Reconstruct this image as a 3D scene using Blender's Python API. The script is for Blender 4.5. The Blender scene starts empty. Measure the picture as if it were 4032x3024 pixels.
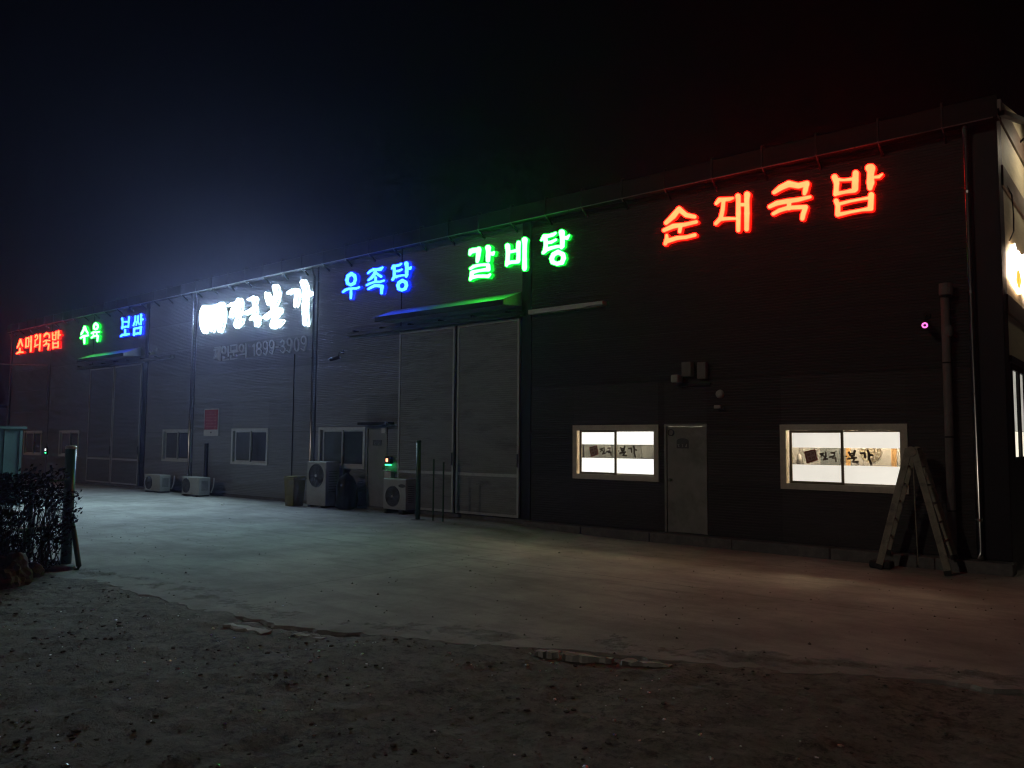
import bpy, bmesh, math, random
import numpy as np
from mathutils import Vector, Matrix, noise
from mathutils.geometry import delaunay_2d_cdt

# World: X runs along the long facade, Y goes into the building, Z is up; Z = 0 is the door sill, metres.
scene = bpy.context.scene
COL = scene.collection

# ------------------------------------------------------------------ camera
FWD = Vector((-0.63528886, 0.76892945, 0.07180227))
RGT = Vector((0.77122051, 0.63652979, 0.00698176))
UPV = Vector((0.0403358, -0.05981082, 0.99739445))
cam_data = bpy.data.cameras.new('camera')
cam_data.sensor_fit = 'HORIZONTAL'; cam_data.sensor_width = 36.0; cam_data.lens = 28.125
cam_data.clip_start = 0.05; cam_data.clip_end = 600.0
cam = bpy.data.objects.new('camera', cam_data); COL.objects.link(cam)
M = Matrix.Identity(4)
for i in range(3):
    M[i][0], M[i][1], M[i][2] = RGT[i], UPV[i], -FWD[i]
M[0][3], M[1][3], M[2][3] = 0.0, -14.251, 1.730
cam.matrix_world = M
scene.camera = cam

# ------------------------------------------------------------------ sky, distant street light, exposure
SUN_EL, SUN_AZ = math.radians(24), math.radians(196)      # a weak far-off light from behind the camera
world = bpy.data.worlds.new('World'); scene.world = world; world.use_nodes = True
wn = world.node_tree.nodes; wl = world.node_tree.links
for n in list(wn): wn.remove(n)
sky = wn.new('ShaderNodeTexSky'); sky.sky_type = 'NISHITA'; sky.sun_disc = False
sky.sun_elevation = math.radians(2.0); sky.sun_rotation = SUN_AZ
bg = wn.new('ShaderNodeBackground'); bg.inputs['Strength'].default_value = 0.0002
wo = wn.new('ShaderNodeOutputWorld')
wl.new(sky.outputs[0], bg.inputs[0]); wl.new(bg.outputs[0], wo.inputs[0])
sun_data = bpy.data.lights.new('sun', 'SUN'); sun_data.energy = 0.11; sun_data.angle = math.radians(0.5)
sun_data.color = (1.0, 0.86, 0.70)
sun = bpy.data.objects.new('sun', sun_data); COL.objects.link(sun)
sd = Vector((math.sin(SUN_AZ) * math.cos(SUN_EL), math.cos(SUN_AZ) * math.cos(SUN_EL), math.sin(SUN_EL)))
sun.rotation_euler = sd.to_track_quat('Z', 'Y').to_euler()
sun.location = (4, -30, 20)

vs = scene.view_settings
scene.display_settings.display_device = 'sRGB'
vs.view_transform = 'Standard'; vs.look = 'None'; vs.exposure = 0.5; vs.gamma = 1.0; vs.use_curve_mapping = False
cy = scene.cycles
cy.use_denoising = True
cy.use_adaptive_sampling = True; cy.adaptive_threshold = 0.03
cy.max_bounces = 4; cy.diffuse_bounces = 2; cy.glossy_bounces = 2; cy.transmission_bounces = 4
cy.volume_bounces = 0; cy.transparent_max_bounces = 12
cy.filter_width = 1.2
cy.sample_clamp_indirect = 4.0
cy.caustics_reflective = False; cy.caustics_refractive = False

# ------------------------------------------------------------------ materials
def nodes_of(name):
    m = bpy.data.materials.new(name); m.use_nodes = True
    nt = m.node_tree
    return m, nt, nt.nodes, nt.links, nt.nodes['Principled BSDF']

def mat(name, col, rough=0.6, metal=0.0, var=0.25, scale=6.0, bump=0.0, bscale=40.0, stretch=None, rand=0.0, dark=None, dscale=1.5):
    """Plain surface: two scales of noise move the colour, optional bump, optional difference from piece to piece."""
    m, nt, N, L, P = nodes_of(name)
    P.inputs['Roughness'].default_value = rough; P.inputs['Metallic'].default_value = metal
    tc = N.new('ShaderNodeTexCoord'); mp = N.new('ShaderNodeMapping'); L.new(tc.outputs['Object'], mp.inputs[0])
    if stretch: mp.inputs['Scale'].default_value = stretch
    n1 = N.new('ShaderNodeTexNoise'); n1.inputs['Scale'].default_value = scale; n1.inputs['Detail'].default_value = 6; n1.inputs['Roughness'].default_value = 0.65
    L.new(mp.outputs[0], n1.inputs['Vector'])
    r1 = N.new('ShaderNodeMapRange'); r1.inputs[1].default_value = 0.3; r1.inputs[2].default_value = 0.7
    r1.inputs[3].default_value = 1 - var; r1.inputs[4].default_value = 1 + var
    L.new(n1.outputs[0], r1.inputs[0])
    last = r1.outputs[0]
    if rand:
        oi = N.new('ShaderNodeObjectInfo'); r2 = N.new('ShaderNodeMapRange')
        r2.inputs[3].default_value = 1 - rand; r2.inputs[4].default_value = 1 + rand
        L.new(oi.outputs['Random'], r2.inputs[0])
        mu = N.new('ShaderNodeMath'); mu.operation = 'MULTIPLY'; L.new(last, mu.inputs[0]); L.new(r2.outputs[0], mu.inputs[1]); last = mu.outputs[0]
    vm = N.new('ShaderNodeVectorMath'); vm.operation = 'SCALE'; vm.inputs[0].default_value = col[:3]
    L.new(last, vm.inputs['Scale'])
    out = vm.outputs[0]
    if dark:
        n2 = N.new('ShaderNodeTexNoise'); n2.inputs['Scale'].default_value = dscale; n2.inputs['Detail'].default_value = 8; n2.inputs['Roughness'].default_value = 0.7
        L.new(mp.outputs[0], n2.inputs['Vector'])
        cr = N.new('ShaderNodeMapRange'); cr.inputs[1].default_value = 0.5; cr.inputs[2].default_value = 0.68
        L.new(n2.outputs[0], cr.inputs[0])
        mx = N.new('ShaderNodeMix'); mx.data_type = 'RGBA'; L.new(cr.outputs[0], mx.inputs[0]); L.new(out, mx.inputs[6]); mx.inputs[7].default_value = (*dark, 1)
        out = mx.outputs[2]
    L.new(out, P.inputs['Base Color'])
    if bump:
        n3 = N.new('ShaderNodeTexNoise'); n3.inputs['Scale'].default_value = bscale; n3.inputs['Detail'].default_value = 5
        L.new(mp.outputs[0], n3.inputs['Vector'])
        b = N.new('ShaderNodeBump'); b.inputs['Strength'].default_value = bump; b.inputs['Distance'].default_value = 0.02
        L.new(n3.outputs[0], b.inputs['Height']); L.new(b.outputs[0], P.inputs['Normal'])
    return m

def dull(m, s):
    m.node_tree.nodes['Principled BSDF'].inputs['Specular IOR Level'].default_value = s; return m

def emis(name, col, strength, var=0.12, scale=5.0, base=(0.3, 0.3, 0.3)):
    """A lamp-lit acrylic surface: emission with soft unevenness from the light modules behind it."""
    m, nt, N, L, P = nodes_of(name)
    P.inputs['Base Color'].default_value = (*base, 1); P.inputs['Roughness'].default_value = 0.4
    tc = N.new('ShaderNodeTexCoord'); n1 = N.new('ShaderNodeTexNoise'); n1.inputs['Scale'].default_value = scale
    L.new(tc.outputs['Object'], n1.inputs['Vector'])
    r1 = N.new('ShaderNodeMapRange'); r1.inputs[1].default_value = 0.3; r1.inputs[2].default_value = 0.7
    r1.inputs[3].default_value = strength * (1 - var); r1.inputs[4].default_value = strength * (1 + var)
    L.new(n1.outputs[0], r1.inputs[0]); L.new(r1.outputs[0], P.inputs['Emission Strength'])
    P.inputs['Emission Color'].default_value = (*col, 1)
    return m

def glass(name, tint=(0.97, 0.975, 0.97), refl=0.08, edge=0.30):
    m = bpy.data.materials.new(name); m.use_nodes = True; nt = m.node_tree; N = nt.nodes; L = nt.links
    N.remove(N['Principled BSDF']); out = N['Material Output']
    t = N.new('ShaderNodeBsdfTransparent'); t.inputs[0].default_value = (*tint, 1)
    g = N.new('ShaderNodeBsdfGlossy'); g.inputs['Roughness'].default_value = 0.05
    lw = N.new('ShaderNodeLayerWeight'); lw.inputs[0].default_value = 0.35
    mr = N.new('ShaderNodeMapRange'); mr.inputs[3].default_value = refl * 0.4; mr.inputs[4].default_value = edge
    L.new(lw.outputs['Facing'], mr.inputs[0])
    mx = N.new('ShaderNodeMixShader'); L.new(mr.outputs[0], mx.inputs[0]); L.new(t.outputs[0], mx.inputs[1]); L.new(g.outputs[0], mx.inputs[2])
    L.new(mx.outputs[0], out.inputs[0])
    return m

MT = {}
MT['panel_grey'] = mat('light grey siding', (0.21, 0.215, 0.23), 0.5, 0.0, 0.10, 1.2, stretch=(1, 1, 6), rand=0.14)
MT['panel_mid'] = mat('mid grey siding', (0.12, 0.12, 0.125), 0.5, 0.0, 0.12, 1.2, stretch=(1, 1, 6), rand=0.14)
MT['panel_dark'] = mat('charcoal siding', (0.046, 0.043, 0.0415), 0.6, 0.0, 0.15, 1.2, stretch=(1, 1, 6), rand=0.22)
MT['flash'] = mat('dark flashing', (0.020, 0.020, 0.022), 0.5, 0.0, 0.15, 4)
MT['back'] = mat('inner lining', (0.05, 0.05, 0.05), 0.9, 0, 0.1, 2)
MT['door_leaf'] = mat('grey door sheet', (0.23, 0.235, 0.235), 0.5, 0, 0.12, 1.5, stretch=(1, 1, 5), dark=(0.15, 0.15, 0.145), dscale=0.9)
MT['alu'] = mat('pale aluminium frame', (0.50, 0.50, 0.49), 0.4, 0.35, 0.12, 8)
MT['steel'] = mat('stainless pipe', (0.55, 0.54, 0.52), 0.22, 1.0, 0.15, 5, bump=0.1, bscale=3)
MT['gutter'] = mat('dull gutter sheet', (0.009, 0.0087, 0.009), 0.6, 0.0, 0.35, 5, stretch=(0.3, 1, 3))
MT['galv'] = mat('galvanised rail', (0.14, 0.14, 0.145), 0.42, 0.3, 0.3, 5, stretch=(0.3, 1, 3))
MT['rim'] = mat('bright gutter lip', (0.20, 0.20, 0.21), 0.4, 0.5, 0.5, 2)
MT['black_metal'] = mat('black painted steel', (0.015, 0.015, 0.016), 0.5, 0, 0.3, 9)
MT['roof'] = mat('dark roof sheet', (0.05, 0.05, 0.055), 0.6, 0, 0.2, 3)
MT['white_frame'] = mat('white window profile', (0.55, 0.55, 0.53), 0.45, 0, 0.12, 9)
MT['cream_frame'] = mat('grimy cream window trim', (0.50, 0.45, 0.36), 0.55, 0, 0.15, 7)
MT['bronze'] = mat('bronze sash', (0.17, 0.13, 0.07), 0.4, 0.2, 0.2, 9)
MT['glass'] = glass('clear pane')
MT['glass_dark'] = mat('dusty unlit pane', (0.085, 0.090, 0.090), 0.22, 0, 0.25, 1.5)
MT['glass_dim'] = mat('dark unlit pane', (0.045, 0.046, 0.046), 0.2, 0, 0.25, 1.5)
MT['film1'] = emis('back-lit frosted film', (1.0, 0.985, 0.93), 0.95, 0.05, 1.5, (0.8, 0.8, 0.78))
MT['film2'] = emis('back-lit cream film', (1.0, 0.93, 0.82), 0.66, 0.06, 1.5, (0.8, 0.78, 0.74))
MT['ink'] = mat('brown-black print', (0.03, 0.018, 0.010), 0.5, 0, 0.3, 20)
MT['seal_red'] = mat('brick red print', (0.30, 0.075, 0.045), 0.6, 0, 0.2, 20)
MT['seal_pink'] = mat('faded pink print', (0.62, 0.40, 0.34), 0.6, 0, 0.12, 20)
MT['room_white'] = mat('white room wall', (0.24, 0.245, 0.255), 0.8, 0, 0.04, 2)
MT['room_grey'] = mat('brushed steel cabinet', (0.20, 0.225, 0.24), 0.45, 0.3, 0.2, 2, stretch=(5, 5, 0.5))
MT['board'] = mat('slate menu board', (0.11, 0.13, 0.145), 0.7, 0, 0.15, 5)
MT['wood'] = mat('orange wood', (0.40, 0.24, 0.10), 0.5, 0, 0.15, 6, stretch=(6, 6, 0.6))
MT['lamp_dark'] = mat('grey lamp shade', (0.18, 0.18, 0.19), 0.4, 0.2, 0.15, 9)
MT['clock_face'] = mat('cream clock face', (0.42, 0.36, 0.26), 0.6, 0, 0.25, 9)
MT['clock_rim'] = mat('grey clock rim', (0.22, 0.21, 0.20), 0.4, 0.3, 0.15, 9)
MT['room_lamp'] = emis('ceiling lamp panel', (1.0, 0.76, 0.46), 170.0, 0.02)
MT['steel_door'] = mat('pale painted steel door', (0.24, 0.235, 0.22), 0.55, 0, 0.14, 3, dark=(0.16, 0.155, 0.14), dscale=1.2)
MT['plate'] = mat('dark door plate', (0.05, 0.05, 0.05), 0.5, 0, 0.2, 9)
MT['plate_text'] = mat('pale plate lettering', (0.45, 0.45, 0.44), 0.5, 0, 0.1, 9)
MT['concrete_step'] = mat('stained concrete kerb', (0.14, 0.136, 0.13), 0.85, 0, 0.3, 7, bump=0.4, bscale=30, dark=(0.10, 0.10, 0.095), dscale=2)
MT['ac_white'] = mat('off-white casing', (0.36, 0.36, 0.34), 0.45, 0, 0.10, 5, dark=(0.26, 0.25, 0.22), dscale=1.3)
MT['ac_dark'] = mat('dark fan well', (0.03, 0.032, 0.035), 0.5, 0, 0.2, 9)
MT['ac_hub'] = mat('pale fan hub', (0.55, 0.55, 0.55), 0.4, 0, 0.1, 9)
MT['bin_yellow'] = mat('faded yellow plastic', (0.16, 0.135, 0.03), 0.6, 0, 0.2, 5, dark=(0.07, 0.06, 0.025), dscale=2)
MT['black_plastic'] = mat('black plastic', (0.008, 0.008, 0.009), 0.42, 0, 0.3, 6)
MT['green_paint'] = mat('green fence paint', (0.02, 0.085, 0.04), 0.4, 0, 0.25, 7, dark=(0.05, 0.06, 0.04), dscale=4)
MT['teal'] = mat('teal painted sheet', (0.03, 0.07, 0.064), 0.55, 0, 0.2, 4, dark=(0.02, 0.04, 0.037), dscale=2)
MT['grey_wall'] = mat('pale neighbour wall', (0.45, 0.5, 0.55), 0.7, 0, 0.15, 3)
MT['vine'] = mat('dry dark vine leaves', (0.012, 0.010, 0.008), 0.85, 0, 0.5, 30)
MT['twig'] = mat('dry twig', (0.035, 0.03, 0.024), 0.8, 0, 0.3, 30)
MT['pale_concrete'] = mat('pale broken concrete', (0.42, 0.41, 0.385), 0.85, 0, 0.25, 9, bump=0.4, bscale=30)
MT['tarp'] = mat('dusty tarpaulin', (0.11, 0.10, 0.078), 0.8, 0, 0.3, 6, bump=0.5, bscale=9)
MT['stone'] = mat('dusty stone', (0.26, 0.23, 0.18), 0.9, 0, 0.3, 6, bump=0.5, bscale=18)
MT['red_panel'] = mat('red notice print', (0.36, 0.035, 0.040), 0.5, 0, 0.25, 9, dark=(0.42, 0.12, 0.11), dscale=6)
MT['notice_text'] = mat('faint notice lettering', (0.46, 0.13, 0.12), 0.5, 0, 0.2, 9)
MT['white_print'] = mat('white notice board', (0.55, 0.54, 0.52), 0.6, 0, 0.12, 9)
MT['letter_grey'] = mat('unlit acrylic lettering', (0.50, 0.51, 0.54), 0.45, 0, 0.1, 9)
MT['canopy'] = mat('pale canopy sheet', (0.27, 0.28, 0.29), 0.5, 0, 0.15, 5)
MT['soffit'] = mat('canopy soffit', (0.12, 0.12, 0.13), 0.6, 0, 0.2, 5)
MT['pvc'] = mat('grey duct', (0.17, 0.155, 0.15), 0.55, 0, 0.15, 6)
MT['ladder'] = mat('worn aluminium ladder', (0.27, 0.25, 0.19), 0.6, 0.0, 0.2, 9, dark=(0.10, 0.095, 0.08), dscale=5)
MT['rubber'] = mat('black rubber', (0.015, 0.015, 0.015), 0.7, 0, 0.2, 9)
MT['cream_panel'] = mat('cream end-wall siding', (0.62, 0.54, 0.38), 0.6, 0, 0.10, 2, stretch=(1, 1, 6), rand=0.05)
MT['brown_band'] = mat('brown steel band', (0.16, 0.11, 0.085), 0.5, 0, 0.15, 5)
MT['joint_tar'] = mat('dark joint filler', (0.10, 0.097, 0.09), 0.9, 0, 0.4, 9)
MT['cable'] = mat('black cable', (0.012, 0.012, 0.012), 0.6, 0, 0.1, 9)
MT['pebble'] = mat('white pebble', (0.8, 0.79, 0.77), 0.35, 0, 0.1, 30)
MT['glint'] = mat('glassy grit', (0.95, 0.95, 0.95), 0.38, 1.0, 0.05, 30)
MT['clod'] = mat('dark earth clod', (0.10, 0.09, 0.078), 0.95, 0, 0.4, 30)
MT['ir'] = emis('camera infrared glow', (1.0, 0.16, 0.62), 1.4, 0.05)
MT['led_red'] = emis('red segment display', (1.0, 0.30, 0.16), 2.5, 0.05)
MT['led_green'] = emis('green status lamp', (0.03, 1.0, 0.22), 4.0, 0.05)
MT['led_white'] = emis('white status lamp', (1.0, 0.95, 0.95), 1.5, 0.05)
for k_ in ('panel_dark', 'pvc', 'steel_door', 'black_plastic', 'gutter', 'vine', 'twig', 'flash', 'black_metal'): dull(MT[k_], 0.15)
# lit lettering: face and translucent return of each colour
LIT = {
    'red':   ((1.0, 0.0190, 0.0055), 22.0, (1.0, 0.008, 0.003), 1.1, (1.0, 0.0040, 0.0012), 14.0),
    'green': ((0.036, 1.0, 0.050), 22.0, (0.004, 1.0, 0.060), 0.6, (0.004, 1.0, 0.030), 14.0),
    'blue':  ((0.006, 0.040, 1.0), 26.0, (0.002, 0.030, 1.0), 0.9, (0.001, 0.014, 1.0), 18.0),
    'white': ((0.62, 0.90, 1.0), 125.0, (0.70, 0.88, 1.0), 0.6, None, 0),
}
for k, (fc, fs, sc_, ss, rc_, rs_) in LIT.items():
    MT['face_' + k] = emis(k + ' lit letter face', fc, fs, 0.12, 4.0)
    MT['side_' + k] = emis(k + ' glowing letter return', sc_, ss, 0.10, 4.0); MT['side_' + k].cycles.emission_sampling = 'NONE'
    if rc_: MT['rim_' + k] = emis(k + ' letter face near its edge', rc_, rs_, 0.10, 4.0)

# ------------------------------------------------------------------ mesh helpers
class MB:
    def __init__(s): s.v = []; s.f = []
    def add(s, vs, fs):
        o = len(s.v); s.v += [tuple(v) for v in vs]; s.f += [tuple(i + o for i in f) for f in fs]; return s
    def box(s, x0, x1, y0, y1, z0, z1, ch=0.0):
        if ch <= 0:
            return s.add([(x, y, z) for z in (z0, z1) for y in (y0, y1) for x in (x0, x1)],
                         [(0, 2, 3, 1), (4, 5, 7, 6), (0, 1, 5, 4), (2, 6, 7, 3), (0, 4, 6, 2), (1, 3, 7, 5)])
        bm = bmesh.new(); bmesh.ops.create_cube(bm, size=1.0)
        for v in bm.verts:
            v.co = Vector(((x0 + x1) / 2 + v.co.x * (x1 - x0), (y0 + y1) / 2 + v.co.y * (y1 - y0), (z0 + z1) / 2 + v.co.z * (z1 - z0)))
        bmesh.ops.bevel(bm, geom=list(bm.edges), offset=ch, segments=1, affect='EDGES')
        bm.verts.index_update()
        s.add([v.co[:] for v in bm.verts], [[v.index for v in f.verts] for f in bm.faces]); bm.free(); return s
    def tube(s, pts, r, n=8, caps=True):
        pts = [Vector(p) for p in pts]; rs = r if isinstance(r, (list, tuple)) else [r] * len(pts)
        rings = []
        for i, p in enumerate(pts):
            t = (pts[min(i + 1, len(pts) - 1)] - pts[max(i - 1, 0)]).normalized()
            a = t.cross(Vector((0, 0, 1)) if abs(t.z) < 0.95 else Vector((1, 0, 0))).normalized(); b = t.cross(a)
            rings.append([p + (a * math.cos(2 * math.pi * k / n) + b * math.sin(2 * math.pi * k / n)) * rs[i] for k in range(n)])
        vs = [v for rg in rings for v in rg]; fs = []
        for i in range(len(pts) - 1):
            for k in range(n):
                fs.append((i * n + k, i * n + (k + 1) % n, (i + 1) * n + (k + 1) % n, (i + 1) * n + k))
        if caps: fs += [tuple(range(n))[::-1], tuple(range((len(pts) - 1) * n, len(pts) * n))]
        return s.add(vs, fs)
    def lathe(s, prof, c=(0, 0, 0), axis='Z', n=24):
        vs = []; fs = []
        for r, h in prof:
            for k in range(n):
                a = 2 * math.pi * k / n; p = (r * math.cos(a), r * math.sin(a), h)
                if axis == 'Y': p = (p[0], p[2], p[1])
                if axis == 'X': p = (p[2], p[0], p[1])
                vs.append((c[0] + p[0], c[1] + p[1], c[2] + p[2]))
        for i in range(len(prof) - 1):
            for k in range(n): fs.append((i * n + k, i * n + (k + 1) % n, (i + 1) * n + (k + 1) % n, (i + 1) * n + k))
        return s.add(vs, fs)
    def prism(s, poly, y0, y1):              # polygon in the X-Z plane pushed along Y
        n = len(poly); vs = [(x, y0, z) for x, z in poly] + [(x, y1, z) for x, z in poly]
        return s.add(vs, [tuple(range(n)), tuple(range(2 * n - 1, n - 1, -1))] + [(i, i + n, (i + 1) % n + n, (i + 1) % n) for i in range(n)])
    def build(s, name, m, parent=None, smooth=False):
        me = bpy.data.meshes.new(name); me.from_pydata(s.v, [], s.f)
        bm = bmesh.new(); bm.from_mesh(me); bmesh.ops.recalc_face_normals(bm, faces=bm.faces); bm.to_mesh(me); bm.free()
        me.materials.append(MT[m] if isinstance(m, str) else m)
        if smooth:
            for p in me.polygons: p.use_smooth = True
        o = bpy.data.objects.new(name, me); COL.objects.link(o)
        if parent: o.parent = parent
        return o
def place(o, parent=None, loc=(0, 0, 0)):
    if parent: o.parent = parent
    o.location = loc; return o
def empty(name, parent=None, loc=(0, 0, 0)):
    o = bpy.data.objects.new(name, None); o.empty_display_size = 0.2; COL.objects.link(o)
    if parent: o.parent = parent
    o.location = loc; return o
def tag(o, label=None, cat=None, group=None, kind=None):
    for k, v in (('label', label), ('category', cat), ('group', group), ('kind', kind)):
        if v: o[k] = v
    return o
def bx(name, m, parent, *a, ch=0.0):
    return MB().box(*a, ch=ch).build(name, m, parent)
rng = random.Random(7)

# ------------------------------------------------------------------ ground
EDGE = [(-70, -11.5), (-30, -11.2), (-16, -10.6), (-12.6, -9.95), (-10.86, -9.70), (-9.48, -9.61), (-8.09, -9.62), (-6.88, -9.50), (-6.29, -9.34),
        (-5.81, -9.12), (-4.26, -8.43), (-3.70, -8.27), (-3.23, -8.02), (-2.30, -7.66), (-0.94, -7.08), (3.0, -5.4), (30, 4.0)]
def sstep(a, b, x):
    t = max(0.0, min(1.0, (x - a) / (b - a))); return t * t * (3 - 2 * t)
def yard_z(x, y):
    return -0.10 - 0.11 * sstep(-12.5, -8.5, x) * sstep(-5.0, -1.2, y)
def edge_y(x):
    for (x0, y0), (x1, y1) in zip(EDGE[:-1], EDGE[1:]):
        if x0 <= x <= x1: return y0 + (y1 - y0) * (x - x0) / (x1 - x0)
    return EDGE[-1][1]
def rag(x):
    return 0.14 * noise.noise((x * 0.9, 3.1, 0)) + 0.11 * noise.noise((x * 3.1, 8.0, 0)) + 0.07 * noise.noise((x * 9.0, 1.0, 0))

def ground_material(name, mixed):
    """Bare earth; where mixed is set, worn concrete that carries trodden-on earth by the mesh attribute dirt."""
    m, nt, N, L, P = nodes_of(name)
    P.inputs['Roughness'].default_value = 0.9; P.inputs['Specular IOR Level'].default_value = 0.25
    tc = N.new('ShaderNodeTexCoord')
    def nz(s, d=8, r=0.65, st=None, w=None):
        n = N.new('ShaderNodeTexNoise'); n.inputs['Scale'].default_value = s; n.inputs['Detail'].default_value = d; n.inputs['Roughness'].default_value = r
        if st:
            mp = N.new('ShaderNodeMapping'); mp.inputs['Scale'].default_value = st; mp.inputs['Rotation'].default_value = (0, 0, 0.5); L.new(tc.outputs['Object'], mp.inputs[0]); L.new(mp.outputs[0], n.inputs['Vector'])
        else: L.new(tc.outputs['Object'], n.inputs['Vector'])
        return n.outputs[0]
    def ma(op, a, b=None, c=None, clamp=False):
        n = N.new('ShaderNodeMath'); n.operation = op; n.use_clamp = clamp
        for i, v in enumerate((a, b, c)):
            if v is None: continue
            if isinstance(v, (int, float)): n.inputs[i].default_value = v
            else: L.new(v, n.inputs[i])
        return n.outputs[0]
    def rng_(v, a, b, c, d):
        n = N.new('ShaderNodeMapRange'); L.new(v, n.inputs[0])
        for i, q in enumerate((a, b, c, d)): n.inputs[i + 1].default_value = q
        return n.outputs[0]
    def mix(f, a, b):
        n = N.new('ShaderNodeMix'); n.data_type = 'RGBA'; L.new(f, n.inputs[0])
        for i, v in ((6, a), (7, b)):
            if isinstance(v, tuple): n.inputs[i].default_value = (*v, 1)
            else: L.new(v, n.inputs[i])
        return n.outputs[2]
    big, mid, fine, grit = nz(0.6), nz(4.5, 9, 0.75), nz(14.0, 8, 0.75), nz(60.0, 4)
    soil = mix(rng_(mid, 0.35, 0.66, 0, 1), (0.130, 0.113, 0.094), (0.29, 0.26, 0.22))
    soil = mix(rng_(big, 0.42, 0.62, 0.0, 0.5), soil, (0.19, 0.177, 0.157))
    soil = mix(rng_(fine, 0.52, 0.64, 0.0, 0.8), soil, (0.065, 0.057, 0.048))
    spots = ma('MULTIPLY', rng_(nz(1.1, 6), 0.42, 0.58, 0.0, 1.0), rng_(nz(8.0, 7, 0.82), 0.50, 0.60, 0.0, 0.9))
    soil = mix(spots, soil, (0.045, 0.039, 0.033))
    h = ma('ADD', ma('MULTIPLY', mid, 1.5), ma('ADD', fine, ma('MULTIPLY', grit, 0.5)))
    col = soil
    if mixed:
        patch, streak, blot = nz(0.5, 10, 0.72), nz(1.8, 9, 0.72, (0.35, 1.8, 1)), nz(3.2, 10, 0.8)
        con = mix(rng_(patch, 0.36, 0.64, 0, 1), (0.215, 0.21, 0.198), (0.42, 0.415, 0.395))
        con = mix(rng_(streak, 0.50, 0.70, 0.0, 0.65), con, (0.19, 0.185, 0.175))
        con = mix(rng_(blot, 0.60, 0.70, 0.0, 0.6), con, (0.13, 0.125, 0.117))
        con = mix(rng_(grit, 0.55, 0.75, 0.0, 0.5), con, (0.16, 0.155, 0.148))
        at = N.new('ShaderNodeAttribute'); at.attribute_name = 'dirt'
        f = ma('ADD', at.outputs['Fac'], ma('MULTIPLY', ma('SUBTRACT', nz(2.4, 10, 0.78), 0.5), 2.6))
        f = rng_(f, 0.40, 0.75, 0.0, 1.0)
        col = mix(f, con, soil)
        h = ma('ADD', ma('MULTIPLY', streak, 0.5), ma('ADD', ma('MULTIPLY', grit, 0.35), ma('MULTIPLY', h, f)))
    L.new(col, P.inputs['Base Color'])
    bp = N.new('ShaderNodeBump'); bp.inputs['Strength'].default_value = 0.8 if not mixed else 0.7; bp.inputs['Distance'].default_value = 0.03
    L.new(h, bp.inputs['Height']); L.new(bp.outputs[0], P.inputs['Normal'])
    return m
MT['earth'] = ground_material('trodden earth', False); MT['concrete'] = ground_material('worn yard concrete', True)

def earth_z(x, y):
    e = edge_y(x) + (rag(x) if -18 <= x <= 3 else 0)
    gap = 0.010 * sstep(-11.0, -10.0, x) * (1 + noise.noise((x * 1.1, 4.0, 0))) + 0.016 * (sstep(-7.6, -7.3, x) - sstep(-6.2, -5.9, x)) + 0.020 * (sstep(-4.5, -4.3, x) - sstep(-3.4, -3.1, x)) + (0.022 + 0.03 * noise.noise((x * 1.3, 5.5, 0))) * sstep(-2.7, -1.8, x)
    n = 0.030 * noise.noise((x * 0.55, y * 0.55, 0)) + 0.026 * noise.noise((x * 1.7, y * 1.7, 4)) + 0.022 * noise.noise((x * 5, y * 5, 9)) + 0.018 * abs(noise.noise((x * 11, y * 11, 2)))
    near = sstep(e - 0.6, e - 0.05, y)
    out = -0.097 - gap + n * (1 - 0.55 * near) + 0.012 * noise.noise((x * 2.6, y * 2.6, 11)) * near - 0.055 * sstep(e - 0.10, e + 0.75, y)
    if gap > 0.017: out -= 0.10 * sstep(e - 0.03, e + 0.03, y)
    return out if y < e + 0.75 else -0.35
xs = sorted(set([-90, -60, -40, -28, -20, -16] + [round(-14 + 0.055 * i, 3) for i in range(300)] + [3, 5, 9, 16, 26, 40]))
ys = sorted(set([-50, -30, -22, -18] + [round(-15.5 + 0.055 * i, 3) for i in range(180)] + [-5, -2, 2, 10, 25, 55]))
gv = [(x, y, earth_z(x, y)) for y in ys for x in xs]; nx = len(xs)
gf = [(j * nx + i, j * nx + i + 1, (j + 1) * nx + i + 1, (j + 1) * nx + i) for j in range(len(ys) - 1) for i in range(nx - 1)]
tag(MB().add(gv, gf).build('ground', 'earth', smooth=True), kind='structure')

# concrete yard: a slab with a crumbled front edge that stands a few centimetres above the earth
yx = sorted(set([-70, -50, -36, -28, -22] + [round(-18 + 0.08 * i, 3) for i in range(260)] + [4, 8, 16, 30]))
rows = []
mb = MB()
for x in yx:
    ey = edge_y(x) + (rag(x) if -18 <= x <= 3 else 0)
    col = [(x, ey + 0.02, -0.30), (x, ey, -0.128 + 0.015 * noise.noise((x * 4, 0, 0))), (x, ey + 0.035, -0.104 + 0.012 * noise.noise((x * 6, 2, 0)))]
    for k in range(1, 15):
        t = (k / 14.0) ** 1.2; y = ey + 0.035 + (0.10 - ey) * t
        col.append((x, y, yard_z(x, y) + 0.006 * noise.noise((x * 0.4, y * 0.4, 5))))
    col += [(x, 6.0, -0.21 if x > -10 else -0.15), (x, 20.0, -0.21 if x > -10 else -0.15)]
    rows.append(col)
nc = len(rows[0])
mb.add([v for c in rows for v in c], [(i * nc + j, (i + 1) * nc + j, (i + 1) * nc + j + 1, i * nc + j + 1) for i in range(len(rows) - 1) for j in range(nc - 1)])
yard = tag(mb.build('concrete_yard', 'concrete', smooth=False), kind='structure')
da = yard.data.attributes.new('dirt', 'FLOAT', 'POINT')
for v in yard.data.vertices:
    x, y, z = v.co; dd = y - edge_y(max(-69, min(29, x)))
    da.data[v.index].value = sstep(0.02, 0.30, dd) * max(0.0, 1.0 - max(dd, 0.0) / (0.8 + 0.6 * noise.noise((x * 0.5, 2, 2))))
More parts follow.
